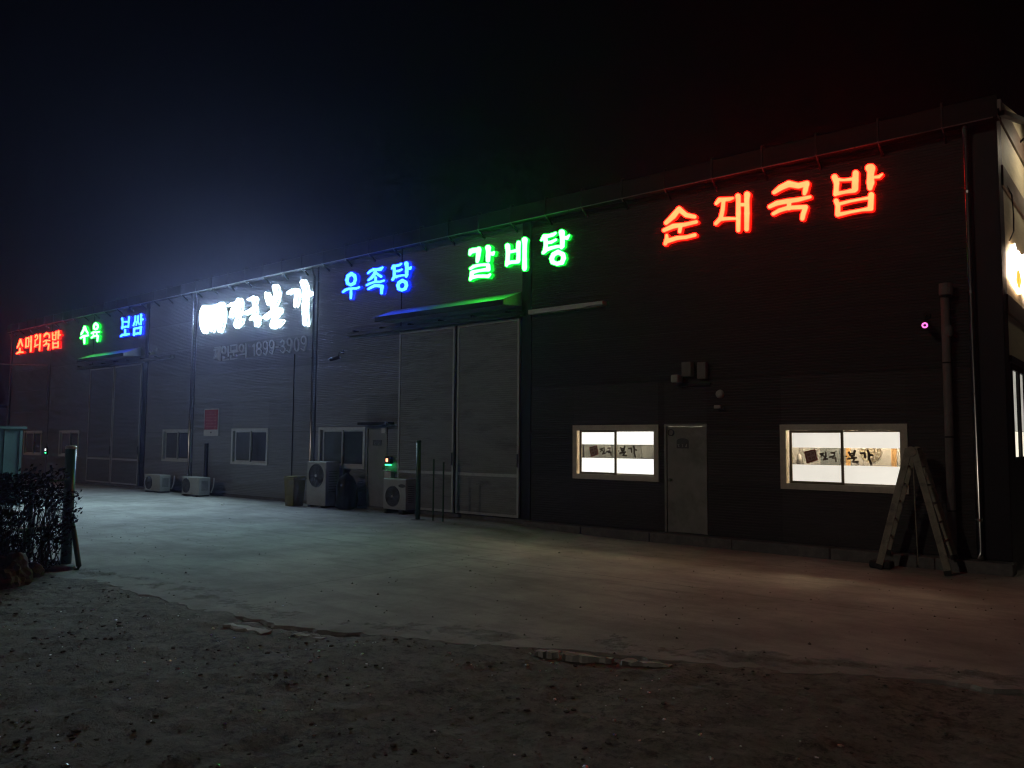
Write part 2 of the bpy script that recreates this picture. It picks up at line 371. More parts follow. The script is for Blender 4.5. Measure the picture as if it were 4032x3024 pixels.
# tar-filled joints between the pours of the yard
for pts in ([(-17.2, -0.6), (-17.2, -9.0)], [(-8.6, -0.5), (-8.5, -9.0)], [(-26, -4.9), (-12.2, -4.9), (-2.4, -4.85)]):
    ln = MB(); prev = None
    for (xa, ya), (xb, yb) in zip(pts[:-1], pts[1:]):
        nseg = 60
        for i in range(nseg):
            q = []
            for t in (i / nseg, (i + 1) / nseg):
                x, y = xa + (xb - xa) * t, ya + (yb - ya) * t; x += 0.02 * noise.noise((x * 3, y * 3, 1)); y += 0.02 * noise.noise((x * 3, y * 3, 6)); q.append((x, y))
            w = 0.005 + 0.006 * abs(noise.noise((q[0][0] * 5, q[0][1] * 5, 3)))
            dx, dy = q[1][0] - q[0][0], q[1][1] - q[0][1]; l_ = math.hypot(dx, dy); nx_, ny_ = -dy / l_ * w, dx / l_ * w
            ln.add([(q[0][0] + nx_, q[0][1] + ny_, yard_z(*q[0]) + 0.0095), (q[0][0] - nx_, q[0][1] - ny_, yard_z(*q[0]) + 0.0095), (q[1][0] - nx_, q[1][1] - ny_, yard_z(*q[1]) + 0.0095), (q[1][0] + nx_, q[1][1] + ny_, yard_z(*q[1]) + 0.0095)], [(0, 1, 2, 3)])
    ln.build('joint', 'joint_tar', yard)

# ------------------------------------------------------------------ the long building
bld = empty('warehouse_building'); tag(bld, 'long metal-clad restaurant building with lit sign letters, filling the whole picture width', 'building')
X_L, X_R, Z_T = -43.0, -1.95, 6.80
ROWS = [-0.02, 0.98, 1.98, 2.95, 3.92, 4.88, 5.84, 6.80]
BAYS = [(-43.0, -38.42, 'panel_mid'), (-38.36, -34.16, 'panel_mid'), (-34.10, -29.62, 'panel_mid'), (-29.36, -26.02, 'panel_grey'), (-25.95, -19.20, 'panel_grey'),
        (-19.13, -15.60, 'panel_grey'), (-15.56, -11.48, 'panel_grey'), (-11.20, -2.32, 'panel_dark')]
OPEN = [(-41.0, -39.0, 0.99, 2.05), (-37.05, -35.1, 0.99, 2.05), (-28.02, -26.06, 0.97, 2.06), (-23.5, -21.5, 0.97, 2.07), (-18.94, -16.94, 0.98, 2.08), (-10.02, -7.97, 0.97, 2.07),
        (-5.46, -3.38, 0.94, 2.05), (-16.86, -16.03, -0.1, 2.09), (-7.82, -6.91, -0.1, 2.10), (-34.12, -29.60, -0.1, 4.58), (-15.58, -11.46, -0.1, 4.58)]
def cut(rects, o):
    out = []
    for (a, b, c, d) in rects:
        x0, x1, z0, z1 = max(a, o[0]), min(b, o[1]), max(c, o[2]), min(d, o[3])
        if x0 >= x1 - 1e-4 or z0 >= z1 - 1e-4: out.append((a, b, c, d)); continue
        if a < x0: out.append((a, x0, c, d))
        if x1 < b: out.append((x1, b, c, d))
        if c < z0: out.append((x0, x1, c, z0))
        if z1 < d: out.append((x0, x1, z1, d))
    return [r for r in out if r[1] - r[0] > 0.012 and r[3] - r[2] > 0.012]
PITCH, DEP = 0.0505, 0.010
def sheet(mb, x0, x1, z0, z1, yf=0.0, back=0.045):
    """Horizontally ribbed sheet: flat tops with a narrow groove at every pitch, closed round the edges."""
    prof = [(yf + back, z0)]; prof.append((yf + 0.004, z0))
    k = math.floor(z0 / PITCH) + 1
    while k * PITCH < z1 - 0.006:
        z = k * PITCH
        if z - 0.014 > z0 + 0.004: prof += [(yf, z - 0.014), (yf + DEP, z - 0.008), (yf + DEP, z - 0.001), (yf, z + 0.004)] if z + 0.004 < z1 - 0.004 else []
        k += 1
    prof += [(yf + 0.004, z1), (yf + back, z1)]
    n = len(prof)
    vs = [(x0, y, z) for y, z in prof] + [(x1, y, z) for y, z in prof]
    fs = [(i, i + 1, i + 1 + n, i + n) for i in range(n - 1)] + [tuple(range(n - 1, -1, -1)), tuple(range(n, 2 * n))]
    return mb.add(vs, fs)
wall = empty('wall', bld)
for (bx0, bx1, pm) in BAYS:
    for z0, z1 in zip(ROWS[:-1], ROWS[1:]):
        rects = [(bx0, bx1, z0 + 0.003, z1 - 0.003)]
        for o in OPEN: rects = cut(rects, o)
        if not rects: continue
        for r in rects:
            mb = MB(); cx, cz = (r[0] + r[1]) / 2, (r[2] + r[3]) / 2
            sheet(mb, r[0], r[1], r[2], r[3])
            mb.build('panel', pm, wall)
# lining behind the cladding, with the same openings, so that the joints and openings read dark and closed
rects = [(X_L, X_R - 0.05, -0.12, Z_T)]
for o in OPEN: rects = cut(rects, o)
mb = MB()
for r in rects: mb.box(r[0], r[1], 0.050, 0.11, r[2], r[3])
mb.build('wall_lining', 'back', bld)
# vertical dark flashings at the bay joints and the two building ends
for (a, b) in ((-29.61, -29.37), (-11.47, -11.21)):
    bx('flashing', 'flash', bld, a, b, -0.018, 0.045, -0.02, Z_T)
for (a, b) in ((-26.015, -25.955), (-19.195, -19.135), (-38.415, -38.365), (-34.155, -34.105), (-15.598, -15.562)):
    bx('flashing', 'flash', bld, a, b, -0.004, 0.045, 4.60 if (-35 < a < -34 or -16 < a < -15) else -0.02, Z_T)
bx('corner_flashing', 'flash', bld, -2.315, -1.955, -0.022, 0.045, -0.02, Z_T)
bx('corner_flashing', 'flash', bld, X_L - 0.14, X_L - 0.004, -0.02, 0.4, -0.02, Z_T)
# kerb under the right half of the wall, broken into lengths
for a, b in ((-11.20, -9.65), (-9.64, -8.02), (-8.01, -6.30), (-6.29, -4.55), (-4.54, -3.2), (-3.19, -1.9)):
    bx('kerb_stone', 'concrete_step', bld, a + 0.004, b - 0.004, -0.30 + rng.uniform(-.02, .02), 0.04, -0.35, -0.025 + rng.uniform(-.008, .004), ch=0.012)
bx('plinth', 'concrete_step', bld, X_L, -11.21, -0.05, 0.04, -0.35, -0.025)

# roof: two pitches, ridge along X, and the rear and far walls
rf = MB().add([(X_L - 0.2, -0.02, 6.95), (X_R + 0.12, -0.02, 6.95), (X_R + 0.12, 9.0, 9.40), (X_L - 0.2, 9.0, 9.40), (X_R + 0.12, 18.02, 6.95), (X_L - 0.2, 18.02, 6.95),
               (X_L - 0.2, -0.02, 6.87), (X_R + 0.12, -0.02, 6.87), (X_R + 0.12, 9.0, 9.32), (X_L - 0.2, 9.0, 9.32), (X_R + 0.12, 18.02, 6.87), (X_L - 0.2, 18.02, 6.87)],
              [(0, 1, 2, 3), (3, 2, 4, 5), (6, 9, 8, 7), (9, 11, 10, 8), (0, 6, 7, 1), (5, 4, 10, 11), (1, 7, 8, 2), (2, 8, 10, 4), (0, 3, 9, 6), (3, 5, 11, 9)]).build('roof', 'roof', bld)
MB().box(X_L, X_R - 0.1, 17.9, 18.0, -0.3, 6.85).build('rear_wall', 'panel_mid', bld)
MB().add([(X_L, 0.05, -0.3), (X_L, 18, -0.3), (X_L, 18, 6.86), (X_L, 9, 9.3), (X_L, 0.05, 6.86), (X_L + .1, 0.05, -0.3), (X_L + .1, 18, -0.3), (X_L + .1, 18, 6.86), (X_L + .1, 9, 9.3), (X_L + .1, 0.05, 6.86)],
         [(0, 1, 2, 3, 4), (9, 8, 7, 6, 5), (0, 5, 6, 1), (1, 6, 7, 2), (2, 7, 8, 3), (3, 8, 9, 4), (4, 9, 5, 0)]).build('far_end_wall', 'panel_mid', bld)

# box gutter along the eave, its bright lip and a bracket at every metre
gut = MB()
prof = [(-0.005, 6.80), (-0.24, 6.775), (-0.255, 6.79), (-0.255, 7.13), (-0.24, 7.145), (-0.225, 7.13), (-0.225, 6.83), (-0.03, 6.86), (-0.03, 6.99), (-0.005, 6.99)]
n = len(prof); x0, x1 = X_L - 0.1, X_R + 0.05
gut.add([(x0, y, z) for y, z in prof] + [(x1, y, z) for y, z in prof], [(i, (i + 1) % n, (i + 1) % n + n, i + n) for i in range(n)] + [tuple(range(n - 1, -1, -1)), tuple(range(n, 2 * n))])
gutter = gut.build('gutter', 'gutter', bld)
lip = MB()
x = X_L
while x < X_R - 0.05:
    xe = min(x + 3.0, X_R)
    lip.tube([(x + 0.01, -0.262, 6.782), (xe - 0.01, -0.262, 6.782)], 0.011, 6)
    x = xe
lip.build('gutter_lip', 'rim', gutter)
bm_br = MB(); bm_br.box(-0.016, 0.016, -0.276, -0.257, 6.79, 7.19)
bm_br.tube([(0, -0.266, 7.19), (0, -0.16, 7.235), (0, 0.02, 7.03)], 0.014, 6)
bm_br.add([(sx, y, z) for sx in (-0.016, 0.016) for y, z in ((-0.24, 6.772), (-0.002, 6.60), (-0.002, 6.655), (-0.20, 6.785))], [(0, 1, 2, 3), (7, 6, 5, 4), (0, 4, 5, 1), (1, 5, 6, 2), (2, 6, 7, 3), (3, 7, 4, 0)])
br0 = bm_br.build('gutter_bracket', 'black_metal', bld); br0.location.x = -42.6
tipm = MB().tube([(0, -0.275, 6.80), (0.012, -0.215, 6.715)], 0.010, 6)
tip0 = tipm.build('bracket_end', 'rim', br0)
k = -41.65
while k < -2.0:
    o = br0.copy(); COL.objects.link(o); o.location.x = k + rng.uniform(-.02, .02)
    t = tip0.copy(); COL.objects.link(t); t.parent = o
    k += 1.0

# downpipes
def downpipe(x, r, ztop, zbot, m):
    d = MB().tube([(x, -0.20, ztop + 0.16), (x, -0.16, ztop), (x, -0.02 - r - 0.02, ztop - 0.22), (x, -0.02 - r - 0.02, (ztop + zbot) / 2), (x, -0.02 - r - 0.02, zbot + 0.12), (x + 0.02, -0.2, zbot)], r, 12).build('downpipe', m, bld, smooth=True)
    for z in (ztop - 1.0, ztop - 2.6, ztop - 4.2, zbot + 0.6):
        MB().lathe([(r + .001, -0.02), (r + 0.012, -0.02), (r + 0.012, 0.02), (r + .001, 0.02)], (x, -0.02 - r - 0.02, z), 'Z', 14).build('pipe_clip', m, d)
downpipe(-26.07, 0.032, 6.72, -0.08, 'steel'); downpipe(-19.25, 0.032, 6.72, -0.08, 'steel'); downpipe(-2.36, 0.05, 6.72, -0.02, 'steel'); downpipe(-43.0, 0.045, 6.72, -0.08, 'steel')

# ------------------------------------------------------------------ windows and doors
def casing(mb, x0, x1, z0, z1, w, ya, yb):
    mb.box(x0, x1, ya, yb, z1 - w, z1); mb.box(x0, x1, ya, yb, z0, z0 + w)
    mb.box(x0, x0 + w, ya + .001, yb - .001, z0 + w, z1 - w); mb.box(x1 - w, x1, ya + .001, yb - .001, z0 + w, z1 - w); return mb
def window(x0, x1, z0, z1, lit=None):
    fw = 0.085 if lit else 0.06
    w = casing(MB(), x0 - 0.02, x1 + 0.02, z0 - 0.02, z1 + 0.02, fw + 0.02, -0.028, 0.10).build('window', 'cream_frame' if lit else 'white_frame', bld)
    xm = (x0 + x1) / 2
    gx0, gx1, gz0, gz1 = x0 + fw, x1 - fw, z0 + fw, z1 - fw
    sm = 'bronze' if lit else 'white_frame'
    sw = 0.042
    for k, (a, b, y) in enumerate(((gx0 + (0.05 if lit else 0.09), xm + 0.03, 0.014), (xm - 0.03, gx1, 0.056))):
        casing(MB(), a, b, gz0 + .002, gz1 - .002, sw if k == 0 or not lit else 0.03, y, y + 0.034).build('sash', sm if k == 0 or not lit else 'cream_frame', w)
        s2 = sw if k == 0 or not lit else 0.03
        bx('pane', 'glass' if lit else ('glass_dark' if k == 0 else 'glass_dim'), w, a + s2, b - s2, y + 0.014, y + 0.019, gz0 + s2, gz1 - s2)
        if lit:
            zt, zb = (1.685, 1.395) if lit == 1 else (1.66, 1.36)
            f = 'film%d' % lit
            bx('frosted_film', f, w, a + s2 + .003, b - s2 - .003, y + 0.022, y + 0.024, zt, gz1 - s2 - .003)
            bx('frosted_film', f, w, a + s2 + .003, b - s2 - .003, y + 0.022, y + 0.024, gz0 + s2 + .003, zb)
    return w
WIN = [window(*o) for o in OPEN[:5]]
LW1 = window(*OPEN[5], lit=1); LW2 = window(*OPEN[6], lit=2)
# dark rooms behind the unlit windows
for o in OPEN[:5]:
    MB().add([(x, y, z) for z in (0.5, 2.6) for y in (0.115, 1.6) for x in (o[0] - .3, o[1] + .3)], [(0, 1, 3, 2), (4, 6, 7, 5), (2, 3, 7, 6), (0, 2, 6, 4), (1, 5, 7, 3)]).build('dark_room', 'back', bld)

def steel_door(x0, x1, z1, hinge, plate, arch):
    d = bx('door', 'steel_door', bld, x0 + 0.05, x1 - 0.05, 0.012, 0.05, -0.015, z1 - 0.05, ch=0.004)
    mb = MB(); mb.box(x0, x1, -0.022, 0.06, z1 - 0.046, z1); mb.box(x0, x0 + 0.046, -0.02, 0.06, -0.02, z1 - 0.046); mb.box(x1 - 0.046, x1, -0.02, 0.06, -0.02, z1 - 0.046)
    mb.build('door_frame', 'steel_door', d)
    hx = x0 + 0.13 if hinge == 'r' else x1 - 0.13
    MB().lathe([(0.0, -0.07), (0.028, -0.068), (0.032, -0.05), (0.022, -0.03), (0.014, -0.01), (0.026, -0.008), (0.026, 0.013)], (hx, 0.0, 1.0), 'Y', 14).build('handle', 'lamp_dark', d, smooth=True)
    px0, px1, pz0, pz1 = plate
    if arch:
        poly = [(px0, pz0), (px1, pz0), (px1, pz1 - .06)] + [((px0 + px1) / 2 + (px1 - px0) / 2 * math.cos(t), pz1 - .06 + .06 * math.sin(t)) for t in [math.pi * i / 8 for i in range(1, 8)]] + [(px0, pz1 - .06)]
    else: poly = [(px0, pz0), (px1, pz0), (px1, pz1), (px0, pz1)]
    MB().prism(poly, 0.004, 0.011).build('door_plate', 'plate', d)
    t = MB(); w = px1 - px0; zc = pz0 + 0.055; n = 3 if arch else 2
    for i in range(n):
        cx = px0 + w * (i + .5) / n; h = 0.028 if arch else 0.042
        if i == 0: t.tube([(cx - .02, .002, zc + h), (cx + .014, .002, zc + h * .6), (cx - .01, .002, zc), (cx + .016, .002, zc - h)], 0.006, 5)
        elif i == n - 1: t.tube([(cx, .002, zc + h), (cx, .002, zc - h)], 0.007, 5); t.tube([(cx - .022, .002, zc), (cx - .022, .002, zc - h)], 0.006, 5)
        else: t.tube([(cx - .012, .002, zc + h), (cx + .012, .002, zc + h * .4), (cx - .008, .002, zc), (cx + .012, .002, zc - h * .5), (cx - .012, .002, zc - h)], 0.006, 5)
    t.build('plate_lettering', 'plate_text', d)
    return d
d2 = steel_door(-16.86, -16.03, 2.09, 'l', (-16.62, -16.27, 1.60, 1.75), False)
d3 = steel_door(-7.82, -6.91, 2.10, 'r', (-7.56, -7.30, 1.62, 1.82), True)
MB().lathe([(0.052, -0.012), (0.06, -0.02), (0.068, -0.012), (0.068, 0.012)], (-7.68, 0.0, 1.93), 'Y', 20).build('round_sticker', 'plate', d3)
bx('door_hood', 'flash', bld, -16.98, -15.78, -0.24, -0.005, 2.15, 2.22)
bx('door_closer', 'white_print', d2, -16.22, -16.06, -0.05, 0.010, 1.93, 2.06)

# big sliding doors: leaves with ribbed sheet in pale frames, hung from a rail
def leaf(x0, x1, z0, z1, y, mid, tone):
    mb = MB(); fw = 0.055
    l = casing(MB(), x0, x1, z0, z1, fw, y - 0.03, y + 0.03).build('sliding_door', 'alu', bld)
    bx('mid_rail', 'alu', l, x0 + fw, x1 - fw, y - 0.027, y + 0.027, mid - 0.035, mid + 0.035)
    for a, b in ((z0 + fw, mid - 0.036), (mid + 0.036, z1 - fw)):
        m2 = MB(); sheet(m2, x0 + fw, x1 - fw, a, b, y - 0.014, 0.03); m2.build('door_sheet', tone, l)
    bx('door_pull', 'lamp_dark', l, x1 - 0.045, x1 - 0.02, y - 0.075, y - 0.032, 1.15, 1.45)
    return l
leaf(-15.52, -13.53, 0.01, 4.56, -0.075, 0.95, 'door_leaf'); leaf(-13.43, -11.48, 0.01, 4.56, -0.075, 0.95, 'door_leaf')
leaf(-34.06, -31.92, 0.01, 4.56, -0.075, 0.95, 'panel_mid'); leaf(-31.86, -29.66, 0.01, 4.56, -0.075, 0.95, 'panel_mid')
for o in ((-34.2, -29.5), (-15.65, -11.4)): bx('door_backing', 'back', bld, o[0], o[1], 0.12, 0.2, -0.12, 4.7)
def rail(x0, x1, z):
    r = MB(); r.box(x0, x1, -0.16, -0.02, z - 0.05, z + 0.05); r.box(x0, x1, -0.175, -0.161, z - 0.052, z - 0.02)
    o = r.build('door_rail', 'galv', bld)
    k = x0 + 0.3
    while k < x1: bx('rail_bracket', 'black_metal', o, k - 0.03, k + 0.03, -0.19, -0.01, z + 0.052, z + 0.09); k += 1.1
    return o
rail(-17.6, -11.40, 4.66); rail(-35.4, -27.4, 4.66)
rr_ = MB(); rr_.box(-11.18, -9.16, -0.16, -0.02, 4.61, 4.71); rr_.box(-9.62, -9.158, -0.20, -0.161, 4.63, 4.70); rr_.build('door_rail', 'alu', bld)
# door canopies
def canopy(x0, x1):
    prof = [(-0.006, 5.19), (-0.66, 4.925), (-0.66, 4.815), (-0.006, 4.86)]
    n = 4
    c = MB().add([(x0, y, z) for y, z in prof] + [(x1, y, z) for y, z in prof], [(0, 1, 1 + n, n), (0, 3, 2, 1), (n, n + 1, n + 2, n + 3)]).build('canopy', 'canopy', bld)
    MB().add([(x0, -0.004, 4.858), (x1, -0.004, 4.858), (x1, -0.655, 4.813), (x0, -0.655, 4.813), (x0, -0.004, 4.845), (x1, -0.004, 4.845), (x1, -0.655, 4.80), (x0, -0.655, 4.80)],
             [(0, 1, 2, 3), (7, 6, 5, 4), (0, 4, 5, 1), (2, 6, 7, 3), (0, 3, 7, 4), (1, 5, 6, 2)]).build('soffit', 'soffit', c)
    bx('fascia', 'flash', c, x0 - .004, x1 - 0.02, -0.672, -0.661, 4.795, 4.915)
    return c
canopy(-15.85, -11.50); canopy(-34.0, -29.95)

# duct on the wall near the corner
dv = MB().tube([(-2.72, -0.17, -0.2), (-2.72, -0.17, 4.10)], 0.062, 14).build('vent_pipe', 'pvc', bld, smooth=True)
for z in (3.02, 1.85, 0.7): MB().lathe([(0.063, -0.012), (0.067, -0.012), (0.067, 0.012), (0.063, 0.012)], (-2.72, -0.17, z), 'Z', 16).build('pipe_joint', 'flash', dv)
MB().lathe([(0.0, 0.20), (0.10, 0.185), (0.105, 0.03), (0.10, 0.0), (0.0, 0.0)], (-2.70, -0.17, 4.10), 'Z', 16).build('vent_cap', 'pvc', dv, smooth=False)
MB().lathe([(0.0, -0.02), (0.085, -0.02), (0.085, 0.008), (0.0, 0.008)], (-2.70, -0.17, 4.085), 'Z', 16).build('vent_collar', 'black_metal', dv)
MB().lathe([(0.05, -0.09), (0.075, -0.05), (0.075, 0.05), (0.05, 0.09)], (-2.69, -0.17, 3.52), 'Z', 14).build('pipe_clip', 'pvc', dv, smooth=True)
# thin conduits and a dark upright strip
MB().tube([(-20.22, -0.016, 4.30), (-20.22, -0.016, 0.30)], 0.018, 6).build('conduit', 'flash', bld)
MB().tube([(-38.55, -0.03, 5.0), (-38.55, -0.03, 3.05)], 0.022, 6).build('conduit', 'galv', bld)
MB().box(-25.06, -24.93, -0.075, -0.002, 0.30, 1.60).build('dark_strip', 'flash', bld)  # narrow dark upright strip against the wall, behind the low outdoor unit

# ------------------------------------------------------------------ gable end on the right: cream siding, brown bands, a lit window
ew = empty('end_wall', bld)
XE = X_R
for y0, y1, zt0, zt1 in ((0.42, 4.4, 7.06, 8.12), (4.41, 9.0, 8.13, 9.28), (9.0, 17.6, 9.28, 6.95)):
    lv = [(-0.1, 3.02, 'panel_dark'), (3.14, 3.80, 'cream_panel'), (4.11, 5.84, 'cream_panel'), (6.19, 6.89, 'cream_panel'), (7.27, None, 'cream_panel')]
    for z0, z1, m in lv:
        a, b = y0 + .003, y1 - .003
        if z1 is not None: MB().box(XE - 0.05, XE, a, b, z0, z1).build('panel', m, ew) if not (m == 'panel_dark' and y0 < 1) else None
        else:
            q = [(a, z0), (b, z0), (b, max(zt1, z0 + .01)), (a, max(zt0, z0 + .01))]
            MB().add([(XE, y, z) for y, z in q] + [(XE - .05, y, z) for y, z in q], [(0, 1, 2, 3), (7, 6, 5, 4), (0, 4, 5, 1), (1, 5, 6, 2), (2, 6, 7, 3), (3, 7, 4, 0)]).build('panel', m, ew)
for z0, z1 in ((3.81, 4.10), (5.85, 6.18), (6.90, 7.26)):
    bx('steel_band', 'brown_band', ew, XE - 0.05, XE + 0.03, 0.30, 17.6, z0, z1)
bx('steel_band', 'flash', ew, XE - 0.05, XE + 0.05, 0.30, 17.6, 3.03, 3.13)
bx('corner_flashing', 'flash', ew, XE - 0.05, XE + 0.004, 0.0, 0.415, -0.1, 6.95)
for a, b, c, d in ((0.42, 9.0, -0.1, 1.49), (0.42, 0.50, 1.49, 3.02), (5.2, 9.0, 1.49, 3.02)): bx('panel', 'panel_dark', ew, XE - 0.05, XE - 0.001, a, b, c, d)
y = 0.5; k = 0
MT['pane_grey'] = emis('curtained lit pane', (0.85, 0.83, 0.72), 0.34, 0.25, 3, (0.4, 0.4, 0.4))
MT['pane_bright'] = emis('lit paper notice', (1.0, 0.93, 0.74), 0.75, 0.15, 6, (0.6, 0.6, 0.55))
while y < 5.1:
    y1 = y + 0.66
    w = MB(); w.box(XE - 0.05, XE + 0.02, y, y + 0.07, 1.49, 3.02); w.box(XE - 0.05, XE + 0.02, y1, y1 + 0.10, 1.49, 3.02); w.box(XE - .05, XE + .02, y + .07, y1, 2.93, 3.02); w.box(XE - .05, XE + .02, y + .07, y1, 1.49, 1.54)
    w = w.build('window', 'black_metal', ew)
    bx('pane', 'pane_grey', w, XE - 0.03, XE - 0.02, y + 0.07, y1, 1.96, 2.93); bx('notice', 'pane_bright', w, XE - 0.03, XE - 0.018, y + 0.07, y1, 1.54, 1.95)
    y = y1 + 0.11

# added swan-neck lamps, out of view, put in to brighten the cream end wall
MT['added_fill_lamp'] = emis('added warm fill light', (1.0, 0.86, 0.62), 130.0, 0.02)
for ly in (2.4, 6.0):
    sl = MB().tube([(XE, ly, 7.15), (XE + 0.35, ly, 7.45), (XE + 0.8, ly, 7.42), (XE + 0.95, ly, 7.2)], 0.02, 8).build('added_fill_lamp', 'black_metal', ew)
    dn = Vector((-0.75, 0, -0.66)).normalized(); c0 = Vector((XE + 0.95, ly, 7.2))
    MB().tube([c0 - dn * 0.05, c0, c0 + dn * 0.12], [0.03, 0.07, 0.13], 16, False).build('fill_lamp_shade', 'black_metal', sl)
    MB().tube([c0 + dn * 0.06, c0 + dn * 0.07], 0.085, 16).build('fill_lamp_disc', 'added_fill_lamp', sl)

# ------------------------------------------------------------------ rooms behind the lit windows
room = empty('lit_room', bld)
MB().add([(x, y, z) for z in (0.0, 2.75) for y in (0.115, 2.35) for x in (-11.15, -6.95)], [(0, 1, 3, 2), (2, 3, 7, 6), (0, 2, 6, 4), (4, 6, 7, 5)]).build('room_shell', 'room_white', room)
MB().add([(x, y, z) for z in (0.0, 2.75) for y in (0.115, 2.35) for x in (-6.85, -2.45)], [(0, 1, 3, 2), (2, 3, 7, 6), (0, 2, 6, 4), (1, 5, 7, 3), (4, 6, 7, 5)]).build('room_shell', 'room_white', room)
for lx, lz in ((-10.4, 2.25), (-9.2, 2.42), (-8.0, 2.28), (-5.9, 2.40), (-4.7, 2.24), (-3.5, 2.36)):
    MB().lathe([(0.0, 0.0), (0.11, 0.0), (0.13, 0.03), (0.13, 0.12), (0.0, 0.12)], (lx, 1.84, lz), 'Z', 16).build('ceiling_lamp', 'room_lamp', room)
for a, b in ((-11.1, -10.3), (-10.28, -9.5), (-9.48, -8.6)): bx('steel_cabinet', 'room_grey', room, a, b, 1.95, 2.34, 0.0, 2.2, ch=0.01)
bx('wall_panel', 'board', room, -8.55, -7.0, 2.30, 2.34, 1.0, 2.2); bx('wood_post', 'wood', room, -11.29, -11.18, 2.0, 2.1, 0.0, 2.6)
for a, b in ((-4.97, -4.90), (-4.14, -4.06)): bx('wood_post', 'wood', room, a, b, 2.05, 2.12, 0.0, 2.7)
bx('menu_board', 'board', room, -5.48, -5.08, 2.10, 2.13, 1.18, 2.0)
ck = MB().lathe([(0.0, -0.012), (0.085, -0.012), (0.10, -0.014), (0.105, -0.004), (0.19, -0.004), (0.195, 0.03)], (-4.51, 2.05, 1.57), 'Y', 32).build('wall_clock', 'clock_face', room)
MB().lathe([(0.19, -0.014), (0.205, -0.018), (0.208, 0.03), (0.19, 0.03)], (-4.51, 2.05, 1.57), 'Y', 32).build('clock_rim', 'clock_rim', ck)
MB().lathe([(0.098, -0.02), (0.108, -0.022), (0.110, -0.004), (0.098, -0.004)], (-4.51, 2.05, 1.57), 'Y', 32).build('clock_ring', 'clock_rim', ck)
nm = MB()
for i in range(12):
    a = math.pi * i / 6; c, s = math.cos(a), math.sin(a)
    nm.add([(-4.51 + c * r - s * w, 2.038, 1.57 + s * r + c * w) for r in (0.12, 0.18) for w in (-0.012, 0.012)] + [(-4.51 + c * r - s * w, 2.045, 1.57 + s * r + c * w) for r in (0.12, 0.18) for w in (-0.012, 0.012)], [(0, 1, 3, 2), (4, 6, 7, 5), (0, 2, 6, 4), (1, 5, 7, 3), (0, 4, 5, 1), (2, 3, 7, 6)])
nm.build('clock_numerals', 'white_print', ck)
hd = MB(); hd.tube([(-4.51, 2.03, 1.57), (-4.44, 2.03, 1.61)], 0.006, 5); hd.tube([(-4.51, 2.03, 1.57), (-4.58, 2.03, 1.55)], 0.005, 5); hd.build('clock_hands', 'lamp_dark', ck)
pl = MB().lathe([(0.012, 0.2), (0.045, 0.17), (0.058, 0.08), (0.052, 0.0), (0.046, 0.0)], (-5.88, 2.05, 1.32), 'Z', 14).build('pendant_lamp', 'lamp_dark', room, smooth=True)
MB().tube([(-5.88, 2.05, 1.5), (-5.88, 2.05, 2.7)], 0.005, 5).build('lamp_cord', 'lamp_dark', pl)

